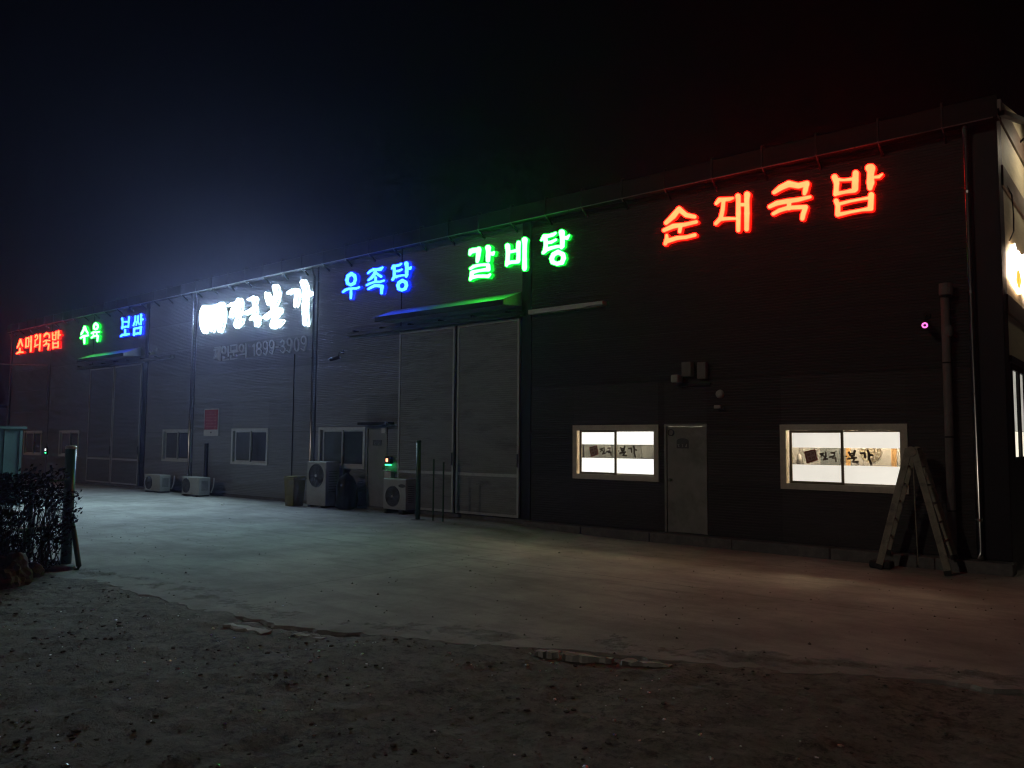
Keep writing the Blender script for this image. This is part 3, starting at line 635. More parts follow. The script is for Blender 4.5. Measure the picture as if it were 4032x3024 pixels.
# outlines of the sign letters: origin X, Z on the facade, then per letter its closed outlines in millimetres
GLYPHS = {
 'red_right': (-7.81, 5.66, [[[387,777,368,775,349,766,190,624,60,523,49,507,47,484,53,465,69,445,82,435,102,428,121,426,141,431,283,513,322,531,396,611,405,617,418,610,512,521,530,509,580,495,729,445,754,445,776,457,785,473,786,495,778,514,761,533,749,540,600,600,581,609,558,629,476,712,440,755,413,772],[754,434,542,425,486,426,250,449,24,381,12,372,5,361,3,349,5,331,16,312,29,299,49,290,68,287,262,322,313,327,358,326,363,319,358,262,363,237,372,224,389,212,401,207,420,205,439,211,452,224,475,318,485,326,529,323,566,328,778,342,802,349,812,359,817,375,816,393,810,405,799,418,784,428,772,432],[720,180,565,166,515,167,338,187,299,181,184,170,177,171,171,181,162,229,152,246,139,257,126,263,100,264,87,259,75,243,63,174,30,73,32,49,40,34,53,21,73,10,92,7,118,15,143,44,157,51,330,76,394,79,514,73,551,68,589,74,750,84,769,91,781,106,785,123,783,140,772,159,757,171,739,179]],[[1804,800,1784,798,1769,791,1756,780,1746,762,1743,748,1745,685,1742,646,1745,602,1741,593,1702,600,1697,602,1694,607,1697,723,1695,738,1688,754,1676,771,1661,783,1645,792,1624,796,1609,796,1584,784,1574,771,1568,758,1568,726,1563,726,1555,736,1543,745,1528,750,1416,763,1251,790,1231,789,1215,781,1150,705,1145,691,1147,671,1155,654,1166,643,1182,634,1200,631,1218,635,1271,670,1281,672,1283,660,1274,578,1263,525,1227,409,1213,391,1136,320,1127,307,1125,283,1131,267,1139,256,1162,240,1177,236,1193,237,1208,244,1282,298,1302,304,1420,297,1567,279,1574,274,1576,264,1575,89,1579,69,1589,52,1609,35,1634,28,1654,32,1671,45,1680,67,1691,351,1696,393,1693,433,1693,505,1696,512,1701,513,1735,506,1743,501,1744,491,1743,424,1739,386,1741,342,1737,68,1750,41,1763,29,1778,20,1793,17,1808,16,1821,20,1832,27,1843,40,1848,59,1863,315,1869,362,1865,406,1865,589,1871,651,1884,706,1885,720,1877,751,1858,775,1834,792],[1567,704,1568,706,1573,703,1578,683,1582,623,1578,453,1574,415,1577,376,1575,352,1569,348,1563,349,1477,367,1447,376,1416,379,1350,393,1346,397,1347,407,1375,515,1376,554,1390,664,1399,668,1456,662,1471,663,1550,683,1560,691]],[[2605,843,2577,843,2543,830,2414,791,2287,702,2281,691,2279,674,2284,656,2291,643,2311,627,2323,622,2340,621,2455,664,2500,678,2608,700,2630,695,2774,641,2790,640,2840,646,2848,641,2842,609,2838,542,2842,524,2856,505,2855,499,2755,501,2554,515,2520,513,2361,515,2210,461,2198,449,2193,437,2192,420,2195,408,2203,393,2215,382,2226,375,2243,370,2370,398,2410,403,2541,404,2548,400,2549,388,2546,383,2540,381,2404,365,2277,310,2263,292,2261,270,2266,257,2275,244,2287,235,2299,230,2321,231,2419,263,2454,271,2561,282,2600,272,2639,279,2816,254,2821,248,2820,243,2795,180,2787,92,2792,74,2807,55,2829,42,2851,41,2870,50,2883,70,2913,165,2950,264,2952,286,2945,309,2932,326,2911,339,2658,374,2652,381,2653,392,2658,402,2664,403,2802,398,2836,404,2994,420,3010,429,3019,445,3019,462,3011,479,3001,490,2985,498,2925,499,2919,500,2916,505,2952,565,2971,650,2986,686,2987,703,2985,720,2977,738,2968,751,2952,765,2936,772,2919,775,2793,767,2776,768,2760,773,2622,838]],[[4002,845,3967,846,3940,835,3922,813,3917,799,3914,780,3920,749,3941,710,3945,694,3940,650,3939,605,3928,536,3929,513,3937,470,3940,420,3947,400,3960,383,3977,370,3994,365,4005,364,4022,371,4033,380,4040,392,4053,435,4069,469,4076,490,4076,509,4071,555,4144,545,4158,547,4210,597,4216,611,4215,622,4211,630,4201,640,4191,643,4181,642,4129,623,4072,626,4071,634,4074,656,4096,734,4096,756,4091,776,4078,802,4057,825,4033,838],[3750,790,3728,782,3712,763,3707,745,3701,681,3693,675,3582,678,3549,685,3482,712,3463,759,3449,775,3430,788,3412,794,3394,794,3376,788,3364,779,3352,759,3349,732,3352,716,3380,640,3386,612,3384,535,3372,429,3376,409,3387,391,3403,380,3422,375,3455,382,3564,389,3611,388,3748,377,3769,384,3798,406,3807,420,3811,438,3817,543,3822,584,3821,622,3826,724,3817,750,3799,773,3775,787],[3665,601,3685,598,3692,592,3688,489,3685,479,3595,469,3501,472,3490,476,3489,506,3495,563,3503,600,3504,624,3540,620,3566,613],[3997,357,3976,350,3962,337,3954,319,3951,294,3947,290,3841,287,3656,289,3496,280,3489,284,3472,328,3454,347,3439,355,3425,358,3410,357,3399,353,3382,335,3376,309,3379,293,3398,235,3403,211,3404,188,3395,74,3397,54,3405,34,3416,20,3428,11,3454,4,3639,24,3690,27,3846,29,3892,26,4007,11,4021,12,4030,16,4043,29,4050,50,4050,88,4057,139,4057,176,4065,290,4057,318,4042,338,4022,352],[3921,217,3945,215,3949,212,3950,207,3943,137,3939,116,3932,107,3837,100,3680,99,3652,101,3627,99,3514,99,3507,104,3508,173,3511,195,3517,202,3687,219,3850,220]]], [[[381,762,359,752,200,612,70,510,64,499,63,481,68,469,78,455,102,442,115,441,128,443,277,527,309,542,393,631,399,637,405,637,493,559,518,533,531,524,729,459,748,459,761,465,769,475,771,492,767,507,755,521,742,528,594,588,575,597,550,617,465,704,431,745,406,760],[766,419,542,411,492,412,257,434,36,370,22,358,19,347,20,335,26,322,36,311,49,304,62,302,256,336,307,341,371,341,377,339,380,334,373,259,374,247,381,234,389,227,402,221,414,219,433,226,440,236,466,339,497,340,529,338,560,342,784,357,798,367,803,378,802,389,790,409,778,416],[732,166,565,152,514,152,382,166,344,173,306,167,171,154,164,156,160,165,145,232,139,240,126,249,107,250,97,245,90,235,79,172,46,71,46,53,53,40,66,28,79,23,92,22,112,30,131,57,144,64,331,91,388,94,514,87,551,83,583,87,744,98,756,102,764,109,770,119,770,131,767,143,757,155,745,163]],[[1799,786,1784,782,1773,776,1763,764,1757,750,1759,682,1756,644,1759,585,1756,578,1751,577,1687,589,1680,595,1683,726,1678,746,1666,763,1644,778,1619,783,1599,776,1585,759,1581,741,1592,675,1596,621,1592,446,1588,413,1591,339,1588,331,1585,331,1472,355,1446,362,1421,365,1339,381,1329,385,1328,391,1352,494,1361,522,1362,552,1376,677,1384,682,1461,676,1540,695,1547,699,1552,707,1551,717,1548,725,1533,735,1421,748,1287,769,1256,776,1241,776,1225,769,1164,697,1160,688,1160,673,1167,661,1177,651,1187,646,1202,645,1270,687,1286,690,1297,688,1299,677,1288,570,1278,523,1243,406,1228,384,1143,304,1139,285,1142,275,1149,264,1167,252,1177,250,1191,252,1277,313,1297,318,1425,310,1587,289,1591,276,1590,77,1599,59,1614,47,1634,42,1649,45,1661,56,1667,74,1677,358,1682,396,1679,430,1679,522,1681,527,1686,529,1751,517,1756,513,1758,503,1756,416,1752,383,1755,344,1750,70,1760,49,1778,34,1803,30,1823,38,1830,47,1835,61,1849,323,1855,360,1852,404,1851,597,1857,653,1872,718,1866,743,1848,768,1824,782]],[[2588,830,2422,778,2300,693,2294,683,2294,671,2297,659,2306,647,2323,637,2340,636,2454,680,2501,693,2603,714,2625,711,2774,655,2862,660,2866,654,2866,649,2855,606,2853,534,2860,520,2876,508,2892,507,2903,514,2939,573,2945,605,2959,658,2972,689,2972,717,2968,730,2957,744,2941,756,2925,760,2793,752,2771,755,2649,808,2616,826],[2963,485,2766,486,2587,497,2559,501,2526,499,2366,501,2222,449,2208,435,2206,418,2211,405,2221,394,2232,387,2244,385,2365,413,2405,418,2547,418,2563,413,2563,377,2557,369,2410,351,2288,298,2279,290,2275,273,2282,257,2299,245,2316,245,2414,277,2448,285,2567,297,2595,287,2606,287,2634,294,2817,268,2838,263,2839,251,2809,178,2800,95,2805,78,2815,65,2829,56,2845,55,2862,62,2869,72,2898,167,2937,272,2938,288,2933,306,2921,319,2905,327,2641,363,2637,372,2641,411,2645,416,2653,417,2803,413,2830,418,2990,434,3000,439,3006,448,3006,459,3002,471,2995,479,2984,484]],[[3991,832,3967,831,3945,821,3932,803,3927,778,3932,750,3954,715,3958,699,3953,647,3952,606,3941,533,3942,510,3949,471,3952,421,3958,405,3967,393,3977,385,3991,379,4008,380,4025,392,4043,445,4060,482,4064,504,4057,554,4058,571,4141,559,4151,560,4200,606,4204,613,4201,624,4191,630,4132,609,4059,612,4057,618,4060,651,4084,740,4080,771,4067,797,4047,817,4026,827],[3757,776,3736,769,3723,753,3719,739,3713,667,3711,664,3704,661,3581,664,3552,669,3473,701,3467,707,3460,736,3454,749,3444,762,3430,773,3415,779,3401,780,3386,776,3375,768,3363,748,3363,725,3394,637,3401,601,3397,528,3385,427,3389,410,3396,400,3407,392,3418,390,3448,396,3568,403,3604,403,3744,391,3762,397,3788,415,3795,426,3798,441,3804,550,3809,587,3808,621,3813,722,3807,743,3794,761,3774,773],[3688,611,3703,607,3706,585,3701,475,3697,465,3595,455,3557,454,3475,461,3475,509,3482,569,3490,606,3484,638,3486,642,3548,632,3566,627,3584,627],[3997,342,3982,336,3971,324,3966,310,3964,282,3957,276,3848,273,3677,273,3659,275,3489,265,3482,267,3479,270,3465,315,3454,331,3432,343,3421,344,3409,341,3395,328,3389,306,3412,233,3417,209,3417,189,3408,72,3410,56,3417,39,3432,23,3451,18,3683,41,3850,43,3885,41,4007,25,4021,27,4032,37,4038,53,4037,83,4044,145,4044,175,4053,293,4047,313,4033,330,4015,341],[3931,230,3959,227,3963,220,3956,135,3950,101,3942,94,3840,86,3677,85,3655,87,3633,85,3503,85,3496,87,3493,91,3495,175,3498,209,3502,214,3680,233,3854,234]]]),
 'blue_mid': (-17.95, 5.63, [[[368,809,344,804,247,769,199,756,181,747,166,728,159,692,132,626,129,610,155,538,164,494,182,471,209,454,294,420,350,392,383,383,415,384,471,396,568,410,595,421,612,440,620,470,637,510,655,539,658,555,637,631,632,673,624,690,613,702,590,718,541,741,442,797,409,807],[386,673,405,676,422,672,455,657,470,647,482,629,497,580,493,560,471,520,462,511,444,503,403,495,379,494,338,512,321,523,311,540,302,583,306,609,325,649,341,661],[729,363,642,350,610,348,521,357,481,363,440,364,293,378,187,368,146,367,122,361,8,306,-5,290,-1,269,9,256,30,244,52,237,76,236,182,272,223,282,296,291,329,292,337,289,335,193,344,60,356,43,378,29,403,23,427,23,451,33,460,42,462,53,476,177,471,209,468,283,475,285,516,283,645,265,779,292,793,298,802,307,805,322,801,333,785,349,769,358,753,362]],[[1688,786,1603,771,1504,768,1444,771,1324,787,1297,786,1163,753,1071,694,1062,685,1061,676,1069,657,1093,642,1120,638,1134,640,1213,670,1240,678,1320,692,1333,690,1323,660,1303,636,1232,582,1183,551,1093,501,1086,493,1084,480,1090,465,1105,452,1126,443,1153,441,1260,470,1306,480,1320,486,1365,519,1369,516,1371,506,1374,430,1368,426,1308,425,1275,420,1161,411,1040,378,1024,370,1016,353,1020,339,1035,324,1055,314,1082,311,1230,340,1310,350,1363,353,1443,352,1490,349,1602,331,1622,330,1791,352,1811,359,1823,375,1821,393,1814,402,1803,411,1776,422,1757,423,1600,411,1574,412,1501,424,1497,433,1495,504,1490,518,1478,532,1464,541,1444,549,1421,554,1422,558,1457,576,1463,574,1511,542,1625,477,1644,471,1671,469,1690,473,1705,482,1715,494,1716,512,1710,526,1697,541,1681,550,1596,589,1555,612,1490,656,1484,661,1481,671,1487,676,1513,676,1639,660,1659,662,1678,668,1749,728,1756,741,1751,759,1736,774,1714,784],[1537,326,1490,329,1390,342,1364,340,1324,328,1222,306,1106,266,1094,258,1086,246,1087,232,1092,221,1106,208,1120,200,1140,194,1160,193,1320,230,1393,243,1420,244,1506,234,1559,223,1612,208,1619,205,1623,200,1612,162,1626,50,1643,30,1664,19,1690,13,1716,14,1738,24,1749,40,1757,110,1768,161,1790,220,1789,234,1783,247,1761,270,1728,286,1676,295]],[[2625,793,2599,792,2572,782,2554,767,2545,746,2546,731,2575,661,2583,616,2581,573,2574,533,2584,470,2580,460,2574,457,2480,473,2384,473,2342,476,2261,473,2251,474,2248,477,2249,541,2260,542,2356,532,2372,532,2495,562,2515,574,2520,588,2514,605,2497,620,2476,629,2455,631,2354,616,2306,613,2252,616,2246,621,2241,636,2235,678,2240,685,2400,685,2484,725,2494,735,2497,749,2492,760,2478,774,2462,781,2440,784,2350,768,2259,763,2211,765,2162,776,2135,778,2103,773,2081,762,2034,671,2040,656,2052,646,2074,639,2101,641,2105,632,2110,591,2108,532,2112,502,2111,461,2101,440,2060,397,2055,383,2062,360,2081,341,2098,333,2114,328,2147,328,2168,335,2216,377,2242,389,2333,396,2466,403,2524,401,2566,397,2577,391,2587,375,2600,362,2615,354,2636,347,2651,346,2667,348,2689,358,2723,398,2732,414,2729,458,2736,508,2734,545,2746,546,2798,537,2814,539,2829,544,2837,549,2845,563,2850,591,2858,608,2859,615,2848,632,2837,638,2822,643,2806,643,2786,634,2765,629,2744,627,2739,629,2732,658,2733,724,2724,743,2705,764,2683,778,2657,788],[2478,352,2453,348,2414,332,2323,305,2304,296,2289,280,2274,241,2254,211,2250,196,2253,181,2271,146,2290,89,2305,68,2331,52,2417,23,2465,2,2481,-1,2507,-1,2549,8,2638,19,2661,27,2676,40,2705,93,2726,121,2732,142,2712,199,2703,236,2697,248,2685,260,2669,271,2618,294,2528,342,2504,350],[2490,233,2502,234,2512,231,2560,207,2572,190,2579,164,2573,147,2558,123,2548,113,2531,105,2494,95,2479,95,2441,112,2424,124,2410,155,2407,174,2418,198,2431,211,2444,218]]], [[[369,798,256,759,207,746,191,737,181,721,175,689,145,608,171,536,178,498,192,478,217,462,267,443,358,400,382,394,407,393,511,415,559,420,582,428,595,442,604,472,623,517,641,546,642,557,622,633,616,675,600,699,582,711,541,729,484,760,434,789,401,798],[397,688,421,684,471,661,485,650,493,639,510,594,513,573,507,553,486,513,476,503,459,495,404,483,379,482,322,509,305,521,288,564,285,591,290,611,314,661,332,671],[738,353,642,339,618,338,513,347,481,353,440,354,294,368,247,362,146,356,130,351,20,298,12,288,13,272,23,261,34,253,51,248,68,247,84,250,174,282,214,292,288,301,346,303,353,299,354,291,351,191,355,170,359,64,364,53,378,41,394,34,419,33,437,40,447,54,455,153,461,179,456,211,450,291,452,296,459,298,515,293,636,276,652,276,771,301,785,309,789,324,778,341,761,350]],[[1695,777,1610,762,1504,758,1451,761,1311,778,1169,743,1077,683,1075,674,1078,664,1089,655,1106,648,1126,648,1206,679,1246,690,1333,703,1346,703,1351,701,1353,696,1336,654,1315,629,1243,575,1197,545,1104,493,1098,478,1102,468,1112,460,1132,451,1153,451,1259,480,1299,489,1450,590,1456,589,1463,585,1517,550,1631,484,1644,480,1664,478,1688,484,1700,496,1703,509,1699,523,1688,534,1675,543,1589,582,1549,604,1474,655,1466,664,1465,668,1472,685,1480,687,1520,685,1632,670,1652,671,1665,674,1737,734,1742,742,1740,756,1731,766,1714,774],[1418,542,1398,537,1386,522,1387,433,1391,419,1377,416,1308,415,1282,411,1161,401,1040,366,1033,360,1030,351,1032,342,1041,331,1062,322,1082,321,1223,349,1310,360,1356,363,1443,362,1490,358,1615,339,1785,361,1798,364,1810,376,1810,385,1806,394,1790,408,1770,414,1600,401,1574,403,1488,417,1484,426,1481,506,1478,515,1465,530,1451,537,1438,541],[1377,332,1265,303,1231,298,1112,256,1103,248,1100,240,1103,226,1112,216,1133,205,1160,203,1307,237,1386,252,1413,254,1506,243,1559,232,1625,214,1638,208,1639,203,1625,165,1638,53,1650,37,1670,26,1696,22,1719,26,1730,34,1735,42,1744,116,1754,163,1776,222,1774,240,1759,259,1742,271,1722,278,1583,305,1544,316,1431,326,1397,332]],[[2620,784,2599,781,2578,772,2564,758,2559,744,2560,729,2589,659,2597,614,2595,567,2588,532,2595,498,2597,465,2593,447,2586,444,2480,464,2448,462,2347,466,2246,463,2240,463,2234,467,2237,515,2232,545,2235,552,2243,553,2367,542,2488,571,2502,579,2506,590,2502,601,2495,610,2482,618,2466,621,2354,606,2317,604,2240,607,2234,611,2228,634,2220,687,2222,694,2234,697,2261,695,2384,693,2400,696,2479,737,2483,751,2479,759,2470,767,2457,773,2441,774,2372,761,2334,757,2260,753,2206,756,2162,767,2141,768,2114,765,2094,756,2048,669,2050,662,2057,655,2073,649,2085,650,2105,663,2111,664,2116,657,2119,641,2124,593,2125,455,2117,438,2075,394,2069,381,2075,362,2092,346,2109,339,2125,336,2152,340,2206,386,2220,394,2236,399,2465,412,2518,411,2582,405,2590,400,2599,377,2620,362,2635,357,2651,356,2667,359,2677,365,2711,403,2719,416,2717,478,2723,514,2720,556,2730,557,2793,547,2819,552,2828,558,2833,568,2845,617,2834,630,2817,634,2765,619,2734,617,2726,619,2719,656,2720,722,2712,741,2697,758,2673,773,2646,781],[2473,342,2367,305,2330,296,2314,289,2304,278,2285,233,2267,205,2264,191,2294,121,2303,91,2319,70,2341,58,2427,29,2465,12,2486,8,2502,8,2536,16,2591,24,2633,28,2652,35,2663,45,2694,101,2714,126,2719,144,2698,201,2691,234,2675,256,2659,266,2622,282,2563,311,2520,335,2499,341],[2489,244,2501,245,2512,242,2571,212,2583,196,2593,162,2588,145,2568,114,2558,105,2542,97,2495,84,2479,84,2431,106,2414,118,2406,130,2395,157,2392,176,2405,203,2417,217,2433,226]]]),
 'green_mid': (-13.11, 5.61, [[[624,816,590,811,562,796,546,774,542,750,565,687,570,662,572,618,562,550,567,510,568,437,578,416,598,397,623,383,649,377,668,377,688,382,706,393,717,406,721,420,725,483,736,535,794,518,820,518,839,524,850,533,858,547,865,575,875,598,871,613,863,623,850,632,837,637,818,639,793,632,774,631,742,634,731,638,732,668,748,724,738,754,715,782,689,800,657,812],[326,818,273,805,167,816,108,809,54,806,34,801,16,789,5,776,1,756,-1,667,15,644,37,631,64,626,85,629,99,637,130,667,143,672,235,670,246,665,245,581,236,528,241,458,247,442,259,428,279,416,298,410,325,410,345,419,392,486,399,534,416,586,421,630,440,716,437,741,429,762,419,778,404,794,385,807,365,815,345,818],[494,389,351,399,312,397,173,398,159,395,35,342,24,323,25,308,31,298,41,286,55,277,82,269,102,270,221,304,345,315,404,315,495,309,554,303,573,299,579,293,581,278,575,269,554,267,129,265,102,261,82,252,62,239,50,220,44,127,38,102,18,55,22,35,39,16,66,3,93,2,113,8,139,28,159,34,277,46,310,46,343,45,460,33,531,23,660,-1,686,2,705,12,755,62,761,74,760,89,754,99,742,110,723,118,697,118,652,102,620,100,491,121,446,123,289,142,210,139,202,141,198,147,198,156,210,164,308,175,380,178,491,176,568,171,671,157,697,160,720,172,734,189,738,213,722,318,715,333,707,344,688,358,656,369,604,373,520,388]],[[1738,829,1709,823,1687,809,1673,792,1668,770,1687,698,1694,633,1693,542,1687,497,1692,450,1691,364,1685,319,1690,279,1689,187,1684,142,1694,78,1702,59,1713,47,1729,35,1744,28,1765,23,1795,24,1809,29,1823,40,1832,54,1848,114,1842,166,1840,257,1844,297,1838,343,1836,429,1840,474,1836,515,1837,606,1846,673,1864,739,1860,757,1851,775,1824,803,1803,816,1781,825,1759,829],[1570,774,1548,770,1534,764,1514,742,1498,611,1500,588,1491,583,1351,582,1346,588,1343,600,1337,700,1327,718,1314,732,1282,753,1252,762,1222,763,1192,754,1171,737,1163,720,1162,703,1184,606,1190,547,1191,506,1185,390,1166,247,1177,222,1197,205,1220,196,1250,196,1272,207,1284,225,1294,232,1346,240,1413,241,1509,229,1582,224,1611,231,1629,247,1652,295,1649,336,1650,405,1654,438,1652,542,1662,707,1652,732,1629,755,1600,769],[1481,498,1507,497,1513,494,1514,489,1516,430,1512,361,1506,333,1493,327,1471,326,1368,339,1338,340,1332,346,1330,364,1337,479,1342,496]],[[2796,834,2770,830,2746,818,2731,800,2724,781,2724,760,2754,678,2766,615,2764,550,2765,505,2762,498,2753,491,2658,502,2623,499,2513,499,2452,490,2442,495,2437,539,2442,548,2548,541,2678,585,2693,595,2699,614,2693,631,2677,647,2657,656,2637,656,2532,631,2487,627,2441,629,2434,655,2431,684,2437,692,2471,691,2592,697,2607,702,2677,744,2686,754,2688,770,2682,784,2667,799,2652,805,2637,807,2567,794,2466,788,2425,789,2313,803,2293,800,2277,792,2213,694,2209,682,2211,670,2217,660,2237,645,2263,641,2293,656,2299,654,2301,647,2306,601,2306,555,2298,470,2287,443,2254,405,2247,387,2252,365,2269,346,2295,334,2321,333,2334,337,2398,369,2432,389,2518,404,2653,418,2703,417,2748,413,2758,408,2773,390,2788,378,2802,373,2822,371,2839,377,2895,413,2903,424,2906,439,2904,484,2911,532,2905,573,2908,576,2915,576,2944,565,2964,561,2983,562,2998,568,3011,580,3024,607,3050,643,3053,658,3050,667,3041,678,3032,685,3017,689,3003,688,2949,665,2929,664,2910,668,2905,678,2910,750,2906,767,2896,785,2875,807,2850,822,2826,831],[2703,393,2683,391,2639,374,2554,351,2539,343,2525,329,2508,295,2473,247,2465,223,2467,207,2485,163,2498,116,2514,93,2540,76,2585,61,2670,23,2690,17,2794,23,2838,21,2867,29,2886,46,2917,111,2939,144,2944,163,2941,180,2926,222,2918,264,2901,290,2886,302,2793,353,2748,382,2728,390],[2718,265,2734,259,2787,226,2799,204,2800,184,2780,142,2769,132,2714,123,2689,125,2629,155,2619,170,2617,194,2635,228,2649,243,2669,252,2704,263]]], [[[618,808,592,802,571,790,558,772,553,748,577,681,583,631,581,592,573,554,578,509,579,435,587,419,604,402,623,392,649,385,668,386,685,391,698,399,708,412,723,547,737,545,788,527,807,526,826,529,839,536,847,548,855,581,864,599,862,609,853,620,831,631,818,631,799,624,780,622,722,630,718,640,720,664,737,725,728,754,708,777,683,794,650,806],[345,810,326,809,280,796,174,808,59,798,41,793,25,783,15,769,12,755,13,719,9,670,13,659,23,649,43,638,64,635,83,639,123,675,136,680,242,680,258,674,260,663,255,624,256,585,247,526,252,456,265,434,278,425,298,418,318,418,337,426,383,492,388,536,405,588,409,627,429,713,423,748,405,780,378,801],[514,381,481,381,351,391,318,389,180,390,160,385,44,336,36,322,40,301,55,286,82,278,98,279,194,308,234,316,339,323,391,324,495,317,579,306,588,302,591,296,592,272,589,262,576,259,136,257,116,254,91,245,71,233,60,214,55,125,50,101,29,54,31,39,46,21,66,12,86,10,105,15,132,36,152,42,277,54,329,54,525,32,654,8,673,8,692,15,751,75,751,85,746,95,736,105,723,110,704,111,653,93,627,91,530,104,491,112,452,114,289,133,197,131,190,133,187,138,186,163,196,172,308,184,373,187,497,184,562,180,671,165,696,169,712,178,725,195,727,215,711,319,698,340,681,352,662,358,604,365]],[[1752,821,1723,817,1701,807,1685,790,1679,768,1698,696,1705,632,1704,534,1698,495,1703,449,1702,357,1696,318,1701,277,1700,185,1695,135,1704,82,1710,64,1721,51,1736,40,1765,31,1794,34,1816,48,1823,61,1837,116,1831,167,1829,259,1833,298,1827,339,1825,431,1829,476,1825,516,1826,608,1835,675,1853,741,1843,771,1817,798,1788,813],[1563,764,1540,755,1524,735,1515,643,1509,610,1513,580,1506,575,1343,572,1336,578,1333,596,1329,689,1322,708,1306,728,1275,747,1237,755,1205,749,1180,730,1173,701,1195,605,1202,545,1202,498,1198,464,1195,383,1189,355,1178,245,1185,227,1205,211,1227,204,1250,206,1265,215,1275,232,1287,241,1346,249,1413,250,1509,238,1538,238,1582,233,1604,239,1620,254,1641,297,1638,337,1639,412,1643,440,1640,475,1641,550,1650,709,1639,734,1622,750,1592,762],[1502,507,1521,504,1525,492,1527,428,1523,360,1516,323,1501,318,1471,317,1368,330,1331,329,1323,334,1319,354,1320,400,1330,503,1344,506]],[[2796,826,2771,822,2751,810,2739,795,2733,775,2734,759,2764,676,2775,618,2777,589,2773,549,2775,504,2772,491,2763,483,2698,488,2663,494,2553,489,2518,491,2442,481,2431,483,2428,549,2431,557,2533,549,2548,550,2674,593,2686,603,2689,615,2685,628,2677,637,2663,646,2648,649,2527,622,2492,619,2436,619,2431,623,2425,648,2421,690,2423,698,2431,701,2466,699,2582,704,2597,707,2669,749,2676,756,2679,764,2677,776,2662,793,2652,797,2637,799,2572,786,2466,780,2425,781,2313,795,2298,792,2282,783,2219,681,2220,672,2227,662,2237,654,2247,650,2268,652,2298,670,2304,671,2309,662,2316,604,2316,554,2307,464,2296,437,2263,401,2257,385,2261,368,2275,352,2295,342,2321,341,2395,377,2422,395,2573,419,2653,426,2698,426,2753,421,2765,416,2778,396,2788,387,2797,382,2812,379,2832,383,2843,392,2871,406,2886,416,2893,425,2896,441,2894,482,2902,533,2896,570,2897,586,2905,587,2959,569,2974,569,2988,573,3003,586,3014,608,3042,648,3044,660,3035,673,3017,681,3007,680,2949,656,2929,656,2900,663,2896,672,2901,752,2891,778,2875,797,2850,814,2826,823],[2703,385,2687,383,2599,353,2562,344,2544,335,2534,324,2502,267,2481,241,2475,222,2477,205,2494,166,2506,119,2522,97,2545,82,2585,69,2640,46,2675,29,2690,25,2794,31,2838,29,2863,37,2877,52,2892,86,2931,149,2934,165,2917,224,2910,261,2904,274,2893,288,2876,299,2842,316,2783,350,2743,376,2723,384],[2712,274,2724,272,2734,268,2793,232,2804,216,2810,194,2810,182,2788,137,2778,126,2764,121,2714,115,2689,117,2635,143,2620,152,2611,166,2607,195,2613,210,2639,248,2656,257]]]),
